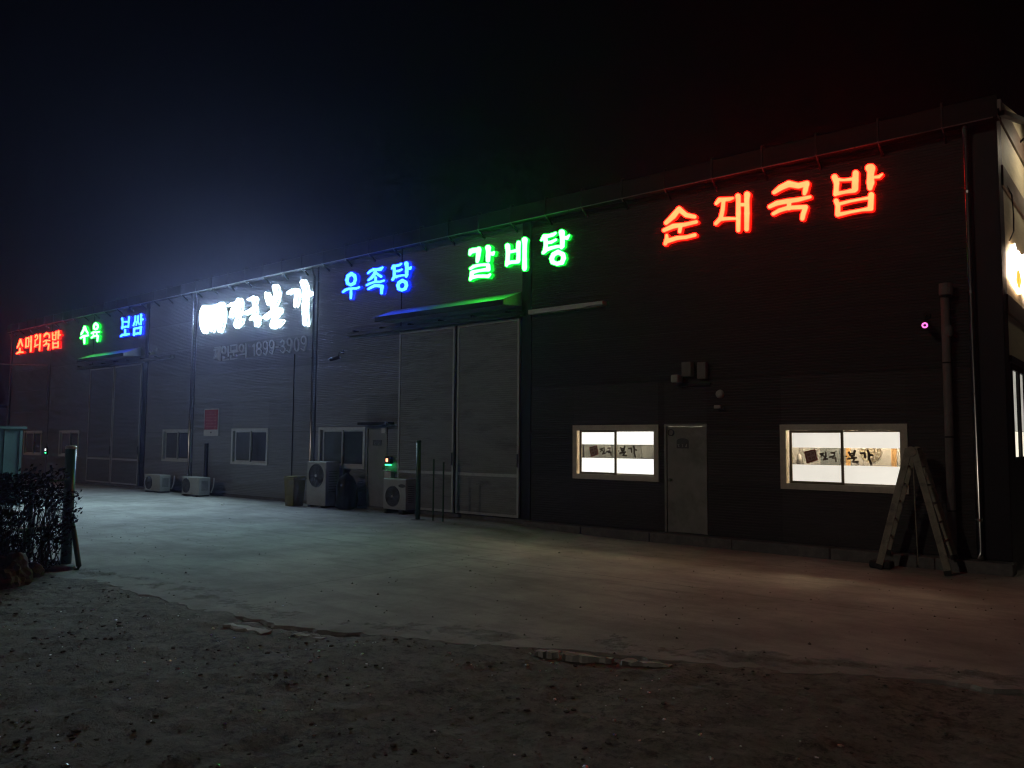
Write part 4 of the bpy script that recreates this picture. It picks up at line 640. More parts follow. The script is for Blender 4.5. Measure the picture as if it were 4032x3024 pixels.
 'red_left': (-42.32, 5.64, [[[446,786,383,778,350,762,174,538,35,407,31,389,41,377,73,358,113,347,155,342,187,342,219,347,243,356,339,423,388,449,414,484,492,560,508,556,549,523,680,398,704,384,754,369,817,364,848,366,874,373,898,389,894,413,778,536,737,587,648,721,608,749,561,770,509,781],[423,365,377,356,347,337,351,193,335,190,272,191,240,186,38,142,18,134,2,123,-3,105,11,86,35,72,82,58,131,51,168,52,350,80,429,84,636,76,905,55,955,61,992,77,1003,94,996,112,970,132,923,149,876,158,654,172,622,178,593,308,581,327,552,344,519,355,471,364]],[[1752,827,1721,825,1690,819,1668,809,1655,794,1691,611,1688,599,1666,592,1629,589,1618,590,1614,592,1609,705,1615,733,1601,750,1567,765,1543,770,1407,786,1334,785,1168,787,1116,782,1076,766,1061,743,1080,543,1078,430,1063,330,1070,313,1096,295,1140,281,1183,274,1214,274,1245,277,1305,297,1439,301,1502,293,1533,292,1576,298,1597,309,1605,320,1614,388,1623,411,1614,536,1625,537,1688,528,1692,518,1693,446,1687,414,1693,382,1684,90,1696,74,1718,60,1761,46,1802,39,1843,39,1873,42,1902,52,1919,67,1935,157,1946,188,1940,221,1942,356,1949,392,1939,424,1920,589,1923,617,1916,645,1913,770,1895,791,1856,810,1803,823],[1395,697,1410,696,1420,691,1429,614,1427,457,1418,390,1411,382,1398,380,1335,381,1324,388,1316,409,1303,523,1303,688,1315,696]],[[2777,826,2743,822,2711,811,2694,799,2689,785,2725,641,2731,586,2727,426,2719,395,2723,372,2720,365,2708,365,2673,371,2650,372,2397,362,2385,363,2383,369,2395,428,2387,451,2378,530,2396,538,2467,545,2489,550,2631,616,2637,629,2638,716,2629,744,2618,759,2489,826,2453,837,2417,843,2371,843,2302,833,2233,826,2203,820,2181,808,2174,794,2168,712,2176,697,2193,686,2229,672,2265,665,2300,664,2335,668,2363,683,2395,735,2407,742,2418,742,2439,737,2452,726,2456,666,2445,653,2366,623,2330,615,2210,602,2185,595,2172,587,2167,569,2180,540,2198,460,2197,424,2180,356,2187,342,2206,326,2204,322,2158,312,2137,304,2126,295,2121,282,2133,262,2167,244,2215,232,2263,229,2299,232,2466,274,2545,288,2693,305,2716,305,2722,294,2719,208,2711,176,2717,144,2716,80,2727,66,2753,50,2788,39,2830,32,2876,32,2910,38,2931,48,2943,65,2963,336,2973,372,2965,409,2961,559,2967,590,2961,623,2962,759,2947,783,2929,795,2905,806,2881,814,2846,822,2811,825]],[[3549,838,3511,837,3486,833,3425,816,3275,784,3247,775,3230,761,3216,731,3179,677,3177,662,3184,651,3212,633,3244,623,3296,616,3334,619,3362,627,3442,674,3479,689,3590,715,3615,715,3732,687,3767,672,3782,650,3780,558,3786,548,3801,536,3829,524,3866,517,3904,516,3933,521,3955,535,3986,649,3983,665,3958,692,3935,730,3906,747,3874,759,3797,778,3614,830],[3628,504,3348,503,3162,456,3141,448,3129,433,3140,412,3174,394,3222,384,3273,384,3435,417,3448,418,3461,416,3466,408,3470,345,3407,339,3208,289,3184,275,3182,254,3198,238,3229,223,3269,213,3308,210,3346,212,3494,252,3531,257,3683,256,3722,251,3748,245,3752,234,3723,165,3700,54,3710,38,3739,21,3776,9,3827,3,3865,5,3889,11,3908,20,3917,29,3940,109,3952,133,3957,163,3992,257,3974,279,3956,289,3930,299,3904,305,3802,321,3737,335,3681,341,3672,347,3667,414,3677,416,3702,415,3969,390,3994,390,4019,393,4041,401,4051,410,4050,426,4040,437,4025,446,3986,458]],[[4847,822,4802,821,4768,814,4739,798,4731,780,4742,652,4738,619,4746,585,4755,443,4765,428,4782,418,4816,405,4851,399,4885,399,4907,402,4929,409,4943,419,4964,549,4981,552,5083,547,5117,549,5139,554,5156,562,5168,580,5164,594,5154,604,5131,618,5108,626,5061,635,5039,636,4994,634,4982,634,4977,637,4996,753,4991,768,4969,788,4940,803,4893,816],[4575,802,4540,803,4509,798,4489,790,4475,777,4473,768,4493,667,4488,662,4333,675,4326,680,4325,737,4321,747,4302,763,4266,779,4218,789,4171,790,4137,783,4112,769,4107,755,4134,639,4135,610,4144,585,4166,446,4172,436,4186,425,4204,417,4228,410,4264,405,4322,403,4601,382,4647,387,4665,394,4676,402,4680,416,4670,610,4688,750,4679,765,4657,781,4622,794],[4341,603,4484,593,4498,591,4504,585,4507,467,4500,457,4361,467,4341,470,4336,475,4328,571,4332,599],[4833,358,4799,353,4775,343,4764,330,4766,292,4750,290,4415,305,4407,309,4394,343,4374,357,4349,367,4314,374,4279,376,4244,373,4222,365,4211,357,4207,343,4235,231,4238,188,4221,66,4238,46,4273,30,4321,20,4367,20,4401,27,4431,47,4445,49,4791,33,4861,19,4895,16,4940,19,4970,28,4982,37,4988,51,4974,150,4963,315,4950,330,4914,347,4879,355],[4698,217,4770,213,4782,211,4787,168,4778,122,4758,119,4446,136,4434,138,4426,147,4431,194,4421,223,4428,227]]], [[[463,773,416,769,381,753,200,524,66,399,65,387,79,374,121,359,170,355,199,359,212,365,317,436,357,458,378,487,450,560,502,600,519,590,551,547,586,520,718,396,752,383,800,376,842,381,863,392,865,409,748,532,707,583,626,710,592,737,560,755,511,768],[425,351,394,343,379,329,388,177,369,174,305,178,274,176,56,129,33,115,31,103,46,86,80,72,113,66,161,65,333,93,396,97,523,95,634,89,888,68,934,73,962,85,969,96,962,115,941,128,909,139,861,146,624,162,592,168,552,323,530,337,505,345,472,351]],[[1743,816,1701,806,1689,799,1682,788,1712,661,1718,593,1701,584,1622,576,1609,565,1615,556,1634,547,1655,543,1707,543,1719,536,1721,440,1715,412,1721,384,1719,240,1712,213,1717,184,1711,93,1717,80,1738,66,1770,55,1801,50,1832,49,1862,53,1882,61,1892,72,1908,163,1919,190,1913,223,1915,362,1922,394,1912,426,1892,591,1896,619,1889,648,1886,772,1870,789,1836,804,1794,814],[1388,775,1159,776,1117,767,1092,749,1108,541,1106,428,1091,324,1100,311,1114,302,1139,293,1160,288,1192,285,1223,286,1249,293,1273,306,1293,308,1448,312,1501,304,1532,303,1562,309,1577,322,1587,394,1596,417,1590,442,1586,554,1590,574,1584,599,1582,715,1587,735,1575,748,1545,759,1429,774],[1424,707,1438,706,1447,697,1457,608,1454,451,1443,376,1440,372,1426,369,1306,371,1298,374,1288,411,1275,529,1275,699,1282,706,1293,708]],[[2790,815,2761,812,2736,805,2723,796,2716,783,2752,639,2758,584,2754,424,2746,393,2752,365,2746,201,2738,174,2744,147,2742,83,2751,69,2770,57,2794,49,2829,43,2863,42,2886,46,2906,54,2916,67,2936,342,2946,374,2939,406,2935,565,2941,592,2934,625,2935,761,2919,783,2883,802,2836,812],[2395,833,2235,814,2212,805,2201,792,2196,710,2201,700,2216,689,2240,680,2264,676,2299,675,2322,680,2338,689,2374,746,2394,754,2417,756,2429,753,2465,740,2478,730,2484,664,2482,655,2472,647,2388,614,2343,605,2226,592,2205,586,2194,576,2226,458,2225,426,2208,349,2216,339,2252,323,2254,318,2172,301,2156,293,2149,280,2157,265,2174,255,2202,245,2226,241,2261,240,2284,243,2464,287,2532,299,2703,319,2715,322,2726,330,2725,339,2712,350,2686,358,2663,361,2479,353,2421,352,2365,340,2354,343,2360,407,2368,430,2360,453,2352,541,2362,545,2470,560,2563,605,2599,619,2610,631,2611,723,2595,756,2466,822,2431,830]],[[3525,826,3352,785,3290,773,3265,763,3205,670,3205,660,3215,649,3240,636,3269,630,3295,628,3320,629,3336,634,3422,684,3453,697,3576,727,3588,729,3614,727,3744,696,3770,687,3791,675,3804,664,3809,653,3810,551,3826,539,3852,530,3877,527,3902,528,3919,532,3930,542,3949,632,3959,656,3955,667,3934,689,3916,721,3904,732,3863,750,3798,765,3615,818,3576,825],[3591,492,3362,492,3167,441,3157,426,3167,413,3194,400,3234,394,3259,395,3421,428,3472,431,3485,429,3491,422,3501,344,3507,333,3497,330,3446,332,3424,329,3235,282,3210,268,3210,252,3222,241,3250,229,3280,222,3306,221,3331,223,3480,263,3517,268,3682,267,3720,263,3772,251,3783,242,3763,182,3751,163,3727,52,3741,36,3762,26,3788,18,3826,14,3851,16,3874,22,3892,36,3914,116,3925,135,3928,160,3965,259,3945,279,3905,294,3790,312,3725,326,3700,328,3662,328,3649,331,3638,426,3650,429,3688,427,3980,401,4005,404,4016,408,4025,423,4007,439,3974,449,3701,483,3642,492]],[[4814,811,4792,807,4773,800,4756,782,4767,645,4763,617,4771,588,4780,441,4787,431,4803,422,4826,414,4850,410,4872,409,4895,412,4910,417,4920,426,4940,560,4957,563,5082,557,5104,559,5134,569,5142,577,5143,586,5138,596,5125,607,5109,614,5086,621,5051,626,4961,621,4950,624,4971,755,4966,770,4942,789,4906,803,4860,811],[4542,792,4512,784,4499,771,4520,655,4512,649,4326,664,4305,668,4300,673,4298,744,4281,760,4255,771,4219,779,4184,779,4157,775,4136,762,4133,753,4161,632,4161,608,4170,583,4191,444,4209,428,4239,418,4262,415,4309,414,4600,393,4634,397,4653,409,4645,612,4663,752,4652,767,4623,782,4588,791,4565,793],[4308,615,4506,602,4522,598,4531,579,4532,451,4525,445,4339,458,4314,463,4303,573,4303,611],[4845,347,4812,343,4792,332,4788,323,4795,285,4793,280,4774,278,4393,295,4382,301,4372,340,4351,354,4327,362,4291,366,4268,365,4246,359,4234,350,4232,341,4261,225,4263,187,4246,69,4253,54,4284,38,4320,30,4343,29,4366,31,4392,40,4406,58,4420,60,4801,43,4860,30,4894,26,4928,29,4950,36,4963,52,4945,199,4940,312,4928,327,4906,338,4880,345],[4670,228,4792,223,4807,218,4812,166,4803,110,4782,107,4410,129,4402,134,4401,139,4405,195,4395,229,4399,238]]]),
 'green_left': (-35.25, 5.64, [[[408,790,351,784,315,767,253,672,210,624,83,525,31,445,44,423,62,412,87,404,137,398,172,402,242,433,291,450,309,459,340,488,432,553,456,566,467,569,674,435,709,418,758,408,805,408,840,415,862,430,868,445,858,464,735,554,703,583,678,609,581,736,549,756,506,774,457,786],[794,395,557,397,293,403,257,397,211,383,34,340,2,322,-1,301,19,278,54,262,104,251,140,249,164,251,318,284,330,285,337,280,346,217,343,186,354,154,371,49,393,26,417,14,443,6,491,-1,529,1,562,9,586,28,586,167,577,199,569,293,577,298,591,299,675,297,863,306,895,314,914,328,916,348,891,372,867,383,842,390]],[[1432,839,1393,832,1346,815,1283,799,1259,788,1246,772,1227,721,1203,688,1202,675,1219,639,1227,590,1250,566,1283,550,1363,526,1426,501,1457,493,1487,489,1516,489,1583,497,1652,498,1694,507,1712,518,1757,566,1794,594,1801,614,1784,655,1776,703,1752,727,1631,781,1546,823,1491,836],[1492,706,1514,702,1556,683,1569,669,1576,647,1571,630,1542,602,1521,591,1496,587,1476,590,1450,606,1438,620,1430,647,1435,664,1460,692,1475,702],[1831,448,1646,456,1548,462,1280,487,1245,484,1057,441,1035,431,1027,419,1029,405,1042,391,1063,380,1094,370,1144,367,1222,377,1232,377,1234,371,1229,315,1210,307,1074,271,1051,259,1042,247,1042,234,1064,210,1083,200,1113,190,1143,185,1173,183,1212,187,1337,220,1376,227,1523,227,1592,221,1602,218,1607,211,1594,147,1607,51,1616,38,1639,23,1661,14,1691,8,1730,5,1759,8,1784,17,1798,28,1825,117,1839,198,1855,231,1853,244,1843,257,1814,277,1779,289,1720,298,1707,303,1694,369,1703,373,1868,371,1887,372,1915,381,1930,397,1925,414,1900,433,1870,443],[1384,390,1398,390,1537,379,1542,372,1541,320,1523,318,1484,317,1406,320,1386,323,1380,333]]], [[[397,781,355,773,331,760,272,666,233,622,142,546,101,518,51,443,61,427,74,419,99,410,136,407,159,411,283,461,409,556,465,590,477,589,512,552,708,429,745,419,792,416,825,423,845,436,846,452,839,463,711,556,667,598,562,734,532,753,482,771,445,779],[772,386,570,387,294,394,53,333,25,320,20,299,36,282,66,268,115,259,151,260,328,297,352,299,359,289,367,215,364,184,375,152,392,47,417,25,454,13,491,8,526,10,554,20,567,34,562,138,566,169,557,201,547,295,551,305,576,308,674,306,850,314,878,320,892,330,896,350,886,361,868,372,843,380,819,385]],[[1462,831,1412,827,1356,807,1300,793,1280,785,1265,770,1256,740,1220,678,1240,628,1244,593,1262,572,1293,556,1374,531,1436,507,1476,498,1505,497,1573,504,1641,506,1678,513,1692,520,1741,572,1777,599,1783,612,1763,665,1759,700,1750,714,1737,724,1616,778,1542,816,1501,827],[1481,716,1503,715,1565,691,1583,677,1595,645,1587,624,1553,593,1526,581,1507,578,1487,578,1459,588,1434,603,1422,617,1411,648,1418,669,1444,698,1461,709],[1812,441,1559,453,1281,479,1252,475,1068,433,1051,425,1045,417,1048,404,1057,394,1077,384,1103,377,1143,375,1241,390,1251,390,1255,383,1246,331,1253,313,1220,299,1089,265,1072,257,1063,249,1060,237,1067,223,1079,213,1100,203,1122,196,1172,191,1201,195,1336,230,1375,235,1522,235,1611,227,1621,223,1627,214,1612,146,1625,50,1637,36,1650,28,1690,16,1720,13,1748,16,1768,22,1782,34,1796,93,1808,122,1808,148,1822,203,1837,236,1828,254,1799,274,1760,285,1701,292,1691,296,1686,305,1675,375,1677,379,1692,381,1867,379,1900,386,1910,394,1912,407,1893,426,1861,437],[1368,400,1556,385,1560,380,1563,314,1556,311,1495,309,1387,313,1367,316,1361,326,1362,391]]]),
 'blue_left': (-31.58, 5.64, [[[706,812,684,811,654,805,635,796,626,787,620,653,616,643,608,640,295,664,287,668,283,673,266,767,257,778,237,793,213,804,189,811,142,817,96,814,62,799,51,776,98,652,110,602,116,537,111,483,83,388,96,366,114,353,139,343,174,335,221,333,255,341,284,360,299,364,460,376,528,375,609,367,668,353,702,348,747,352,777,367,790,392,787,424,799,482,796,509,800,573,825,757,815,774,788,793,752,805],[539,569,603,564,615,563,621,557,622,524,612,461,601,457,590,457,451,469,382,464,313,463,307,466,310,487,302,521,297,580,300,585,314,586],[405,345,381,341,360,333,343,312,351,170,329,167,235,175,201,172,22,112,5,97,5,75,25,55,61,39,97,32,144,32,269,61,303,66,431,58,523,49,796,63,834,69,861,83,870,98,862,120,840,137,808,151,764,159,582,159,571,160,560,166,548,290,540,306,516,325,486,337,451,344]],[[1672,821,1643,818,1622,813,1604,803,1594,790,1604,649,1602,617,1610,588,1621,500,1619,469,1633,432,1640,397,1648,386,1666,373,1689,364,1719,358,1748,358,1767,361,1785,370,1793,380,1804,452,1797,484,1798,533,1812,535,1870,534,1899,538,1926,552,1933,569,1922,591,1893,609,1856,620,1805,625,1795,631,1803,759,1792,781,1771,797,1740,810,1709,818],[1441,781,1412,775,1392,760,1379,638,1367,600,1349,567,1342,565,1324,576,1319,584,1336,617,1334,642,1344,740,1337,758,1324,770,1301,782,1278,790,1248,795,1218,796,1196,793,1178,787,1163,778,1156,765,1162,662,1153,623,1107,540,1021,423,1024,409,1035,397,1053,387,1076,378,1099,374,1129,373,1153,376,1172,385,1240,450,1268,472,1280,505,1287,510,1303,501,1307,490,1266,419,1264,409,1273,394,1299,380,1321,373,1344,371,1366,373,1387,380,1446,456,1461,470,1468,471,1531,389,1541,381,1564,372,1586,370,1608,372,1625,381,1629,391,1611,452,1588,478,1522,569,1537,595,1549,741,1536,757,1508,771,1478,779],[1720,345,1502,329,1421,326,1170,329,1140,324,1112,313,1090,297,1083,283,1093,201,1092,152,1076,58,1080,44,1089,32,1123,12,1161,1,1206,-3,1246,2,1293,21,1418,28,1520,29,1601,26,1623,22,1668,7,1705,2,1748,4,1777,15,1794,32,1805,55,1799,94,1809,145,1806,173,1810,243,1837,272,1840,289,1826,311,1801,327,1764,340],[1579,238,1605,239,1612,237,1618,231,1615,144,1607,123,1586,121,1431,128,1314,123,1298,126,1302,152,1295,185,1296,238,1311,240,1503,233]]], [[[707,801,685,799,664,794,647,779,643,646,637,630,620,628,273,655,265,659,262,664,245,763,230,781,202,795,178,802,155,806,120,805,86,794,74,774,122,650,134,600,140,529,135,481,107,386,116,369,150,351,185,344,215,345,242,352,259,368,275,374,458,387,527,386,620,377,678,362,701,359,735,363,756,374,767,394,763,421,776,484,773,506,777,580,803,754,795,771,777,784,742,797],[534,581,625,574,638,571,644,565,645,517,633,448,625,445,614,444,464,458,303,450,280,452,276,458,287,490,279,517,272,588,277,598,301,598],[417,335,383,327,367,310,378,159,364,155,248,163,213,161,44,105,30,95,27,79,41,62,69,49,96,43,131,42,268,74,291,77,325,76,522,60,795,74,825,80,841,89,847,105,838,122,820,134,788,145,754,148,560,148,542,151,537,157,525,292,520,303,499,319,475,329,452,334]],[[1673,811,1651,808,1635,803,1620,794,1614,784,1625,643,1622,615,1631,587,1642,495,1640,467,1651,441,1662,395,1681,378,1696,372,1718,368,1740,368,1754,370,1765,375,1773,385,1777,430,1783,454,1777,482,1776,542,1790,546,1855,544,1882,546,1905,556,1913,571,1903,589,1891,597,1872,606,1842,613,1791,615,1776,619,1773,629,1783,761,1779,772,1764,787,1739,800,1710,808],[1464,771,1442,770,1428,767,1412,754,1400,632,1391,602,1364,551,1359,542,1351,541,1304,574,1296,586,1315,619,1313,644,1323,742,1318,756,1294,773,1271,781,1249,785,1212,784,1197,781,1183,773,1177,759,1183,656,1175,621,1127,534,1042,421,1050,403,1062,395,1083,387,1105,383,1128,383,1146,387,1157,393,1223,458,1248,477,1269,528,1271,531,1278,532,1325,502,1330,495,1285,411,1289,400,1305,389,1321,384,1343,381,1359,383,1373,389,1442,477,1451,498,1458,504,1465,499,1494,466,1550,391,1563,383,1578,380,1593,380,1606,386,1608,393,1589,454,1498,571,1517,601,1516,622,1529,740,1521,751,1509,759,1487,767],[1713,335,1503,319,1430,316,1178,319,1149,313,1128,304,1110,292,1104,278,1115,196,1114,150,1097,56,1105,38,1129,21,1168,9,1205,7,1234,11,1268,29,1280,31,1417,38,1512,39,1615,36,1630,32,1667,17,1697,12,1733,13,1758,21,1772,34,1785,60,1778,92,1789,147,1785,175,1791,251,1815,274,1820,291,1807,309,1780,324,1750,333],[1609,249,1633,248,1638,240,1635,142,1631,118,1624,112,1602,110,1432,118,1300,112,1277,114,1273,123,1281,154,1275,183,1272,243,1277,249,1295,251,1443,247,1502,243]]]),
 'white': (-25.63, 5.09, [[[1275,1197,1240,1187,1215,1163,1198,1158,701,1124,656,1128,250,1202,214,1201,177,1196,155,1188,137,1175,0,993,8,746,4,688,92,489,107,439,164,381,265,265,295,248,332,242,359,246,378,256,385,270,369,393,371,436,359,481,321,718,321,727,336,731,584,703,603,697,622,622,655,397,717,291,747,272,793,263,831,267,857,284,871,340,888,382,882,431,880,599,887,651,878,680,884,685,900,685,1166,682,1184,677,1176,567,1165,520,1171,467,1167,273,1176,257,1195,242,1220,229,1256,219,1291,217,1317,220,1343,228,1360,239,1446,419,1478,473,1477,530,1494,723,1505,778,1490,832,1457,1035,1470,1071,1465,1091,1434,1122,1363,1180,1318,1195],[1158,1041,1178,1039,1181,1034,1187,948,1181,939,841,905,822,907,789,1023],[362,1098,520,1063,538,1056,527,1023,541,945,523,947,327,1007,325,1019],[304,885,308,887,326,883,545,799,524,797,320,820,312,823,308,831],[1158,783,1177,785,1191,780,1190,771,1178,768,1099,769,1067,773]],[[2356,1221,2330,1218,2305,1211,2286,1201,2272,1186,2267,1161,2290,1108,2291,1102,2288,1099,2260,1110,2239,1114,1998,1112,1767,1053,1755,1047,1751,1038,1754,1029,1767,1019,1785,1014,1801,1013,2027,1053,2053,1055,2258,1058,2281,1063,2298,1076,2303,1075,2308,1069,2338,1006,2347,960,2332,808,2324,783,2318,747,2278,631,2262,605,2255,574,2181,416,2161,387,2157,373,2162,355,2178,340,2221,313,2262,279,2283,270,2304,266,2329,265,2352,271,2393,295,2502,348,2549,366,2559,377,2572,404,2627,478,2630,488,2622,506,2611,516,2597,522,2582,527,2562,530,2547,529,2530,526,2514,516,2457,439,2432,418,2411,404,2343,371,2328,368,2322,372,2322,384,2371,555,2392,601,2464,707,2495,744,2498,783,2530,921,2545,962,2531,1008,2505,1150,2497,1165,2474,1187,2438,1206,2397,1217],[2130,1048,2105,1043,2085,1032,1944,872,1915,843,1909,810,1866,668,1868,659,1875,650,1885,643,1901,636,1922,633,1938,634,1953,639,1961,644,2093,813,2103,813,2208,778,2234,774,2254,774,2274,778,2292,786,2301,797,2303,808,2300,820,2290,832,2276,843,2249,853,2156,875,2145,881,2222,981,2227,998,2219,1015,2198,1032,2167,1044]],[[3250,1189,3222,1188,2950,1141,2929,1130,2925,1117,2931,1104,2942,1094,2960,1085,2983,1081,3210,1099,3225,1098,3238,1083,3240,1070,3210,927,3218,914,3230,904,3251,895,3274,890,3303,893,3317,899,3325,907,3388,1059,3390,1071,3382,1089,3315,1165,3288,1181,3273,1186],[3290,863,3253,858,3209,837,3023,777,2967,763,2757,723,2737,712,2730,700,2732,686,2746,670,2762,660,2785,653,2808,650,2824,651,3027,696,3061,702,3095,712,3222,739,3227,737,3230,732,3237,659,3243,645,3252,636,3273,623,3303,613,3333,611,3363,616,3383,627,3391,644,3387,815,3375,833,3351,849,3320,860],[3266,605,3250,602,3237,595,3081,485,3071,473,3072,460,3084,446,3107,435,3133,431,3155,434,3293,519,3301,519,3385,474,3389,465,3376,236,3383,222,3400,210,3422,203,3445,202,3459,205,3471,210,3497,234,3524,252,3534,264,3533,485,3523,499,3503,513,3353,579,3319,596,3296,604]],[[4378,1425,4337,1424,4305,1414,4282,1396,4274,1373,4278,1356,4366,1170,4377,1120,4375,1061,4369,1058,4132,1069,4115,1065,4107,1055,4109,1047,4115,1040,4125,1034,4139,1030,4371,1019,4374,1015,4371,980,4358,933,4348,920,4334,918,4149,924,4133,927,4116,956,4093,1013,4033,1191,4024,1206,4009,1219,3989,1229,3965,1236,3937,1240,3913,1237,3891,1229,3877,1217,3873,1204,3935,1014,3941,983,3965,948,4020,850,4030,838,4043,828,4061,820,4080,814,4103,812,4122,813,4140,818,4153,825,4165,840,4172,843,4301,838,4304,833,4291,805,4296,786,4304,776,4319,766,4337,758,4356,754,4388,754,4403,758,4415,765,4520,867,4551,891,4565,905,4570,921,4568,959,4580,1084,4589,1126,4586,1142,4566,1182,4493,1371,4476,1389,4448,1407,4415,1419],[4232,738,4216,732,4213,718,4247,645,4266,629,4266,627,4166,604,4114,595,4069,577,3824,492,3803,479,3797,468,3797,457,3808,437,3832,421,3866,411,3885,409,3904,411,4171,487,4216,498,4257,513,4461,574,4515,584,4579,590,4588,589,4585,579,4485,487,4449,463,4337,407,4305,393,4293,381,4285,355,4222,212,4205,184,4203,171,4215,148,4249,121,4276,94,4306,79,4339,73,4362,74,4407,83,4606,112,4647,116,4662,120,4826,230,4836,243,4837,256,4826,276,4801,292,4769,301,4751,302,4733,300,4706,289,4593,197,4580,189,4562,185,4389,169,4380,169,4372,172,4371,180,4405,341,4419,353,4568,427,4588,447,4686,529,4715,550,4723,565,4718,595,4720,632,4712,647,4693,661,4670,670,4643,673,4593,669,4480,663,4429,663,4316,637,4311,640,4272,726,4256,736]],[[5801,1395,5761,1393,5731,1382,5711,1363,5706,1339,5713,1320,5815,1165,5833,1117,5846,868,5840,695,5833,657,5841,613,5852,443,5850,404,5861,364,5880,225,5882,182,5896,146,5919,56,5927,41,5944,26,5964,15,5987,8,6011,5,6039,7,6062,15,6080,31,6085,48,6061,145,6057,180,6044,220,6018,360,6011,423,6007,600,6012,638,6006,674,6004,847,6009,899,6013,903,6053,901,6207,913,6224,920,6237,930,6245,943,6246,957,6241,971,6227,987,6203,1002,6180,1010,6151,1014,6026,1012,6011,1015,6007,1023,6009,1093,6015,1128,6013,1142,5986,1188,5911,1338,5895,1358,5866,1377,5836,1388],[5477,1166,5286,1172,5066,1123,5047,1112,5040,1094,5045,1079,5063,1062,5088,1051,5118,1047,5142,1050,5319,1101,5343,1100,5403,1089,5416,1084,5446,998,5449,972,5425,817,5417,790,5432,638,5443,622,5454,616,5472,611,5495,612,5513,622,5557,732,5570,755,5605,962,5551,1129,5537,1143,5519,1154,5501,1161]]], None),
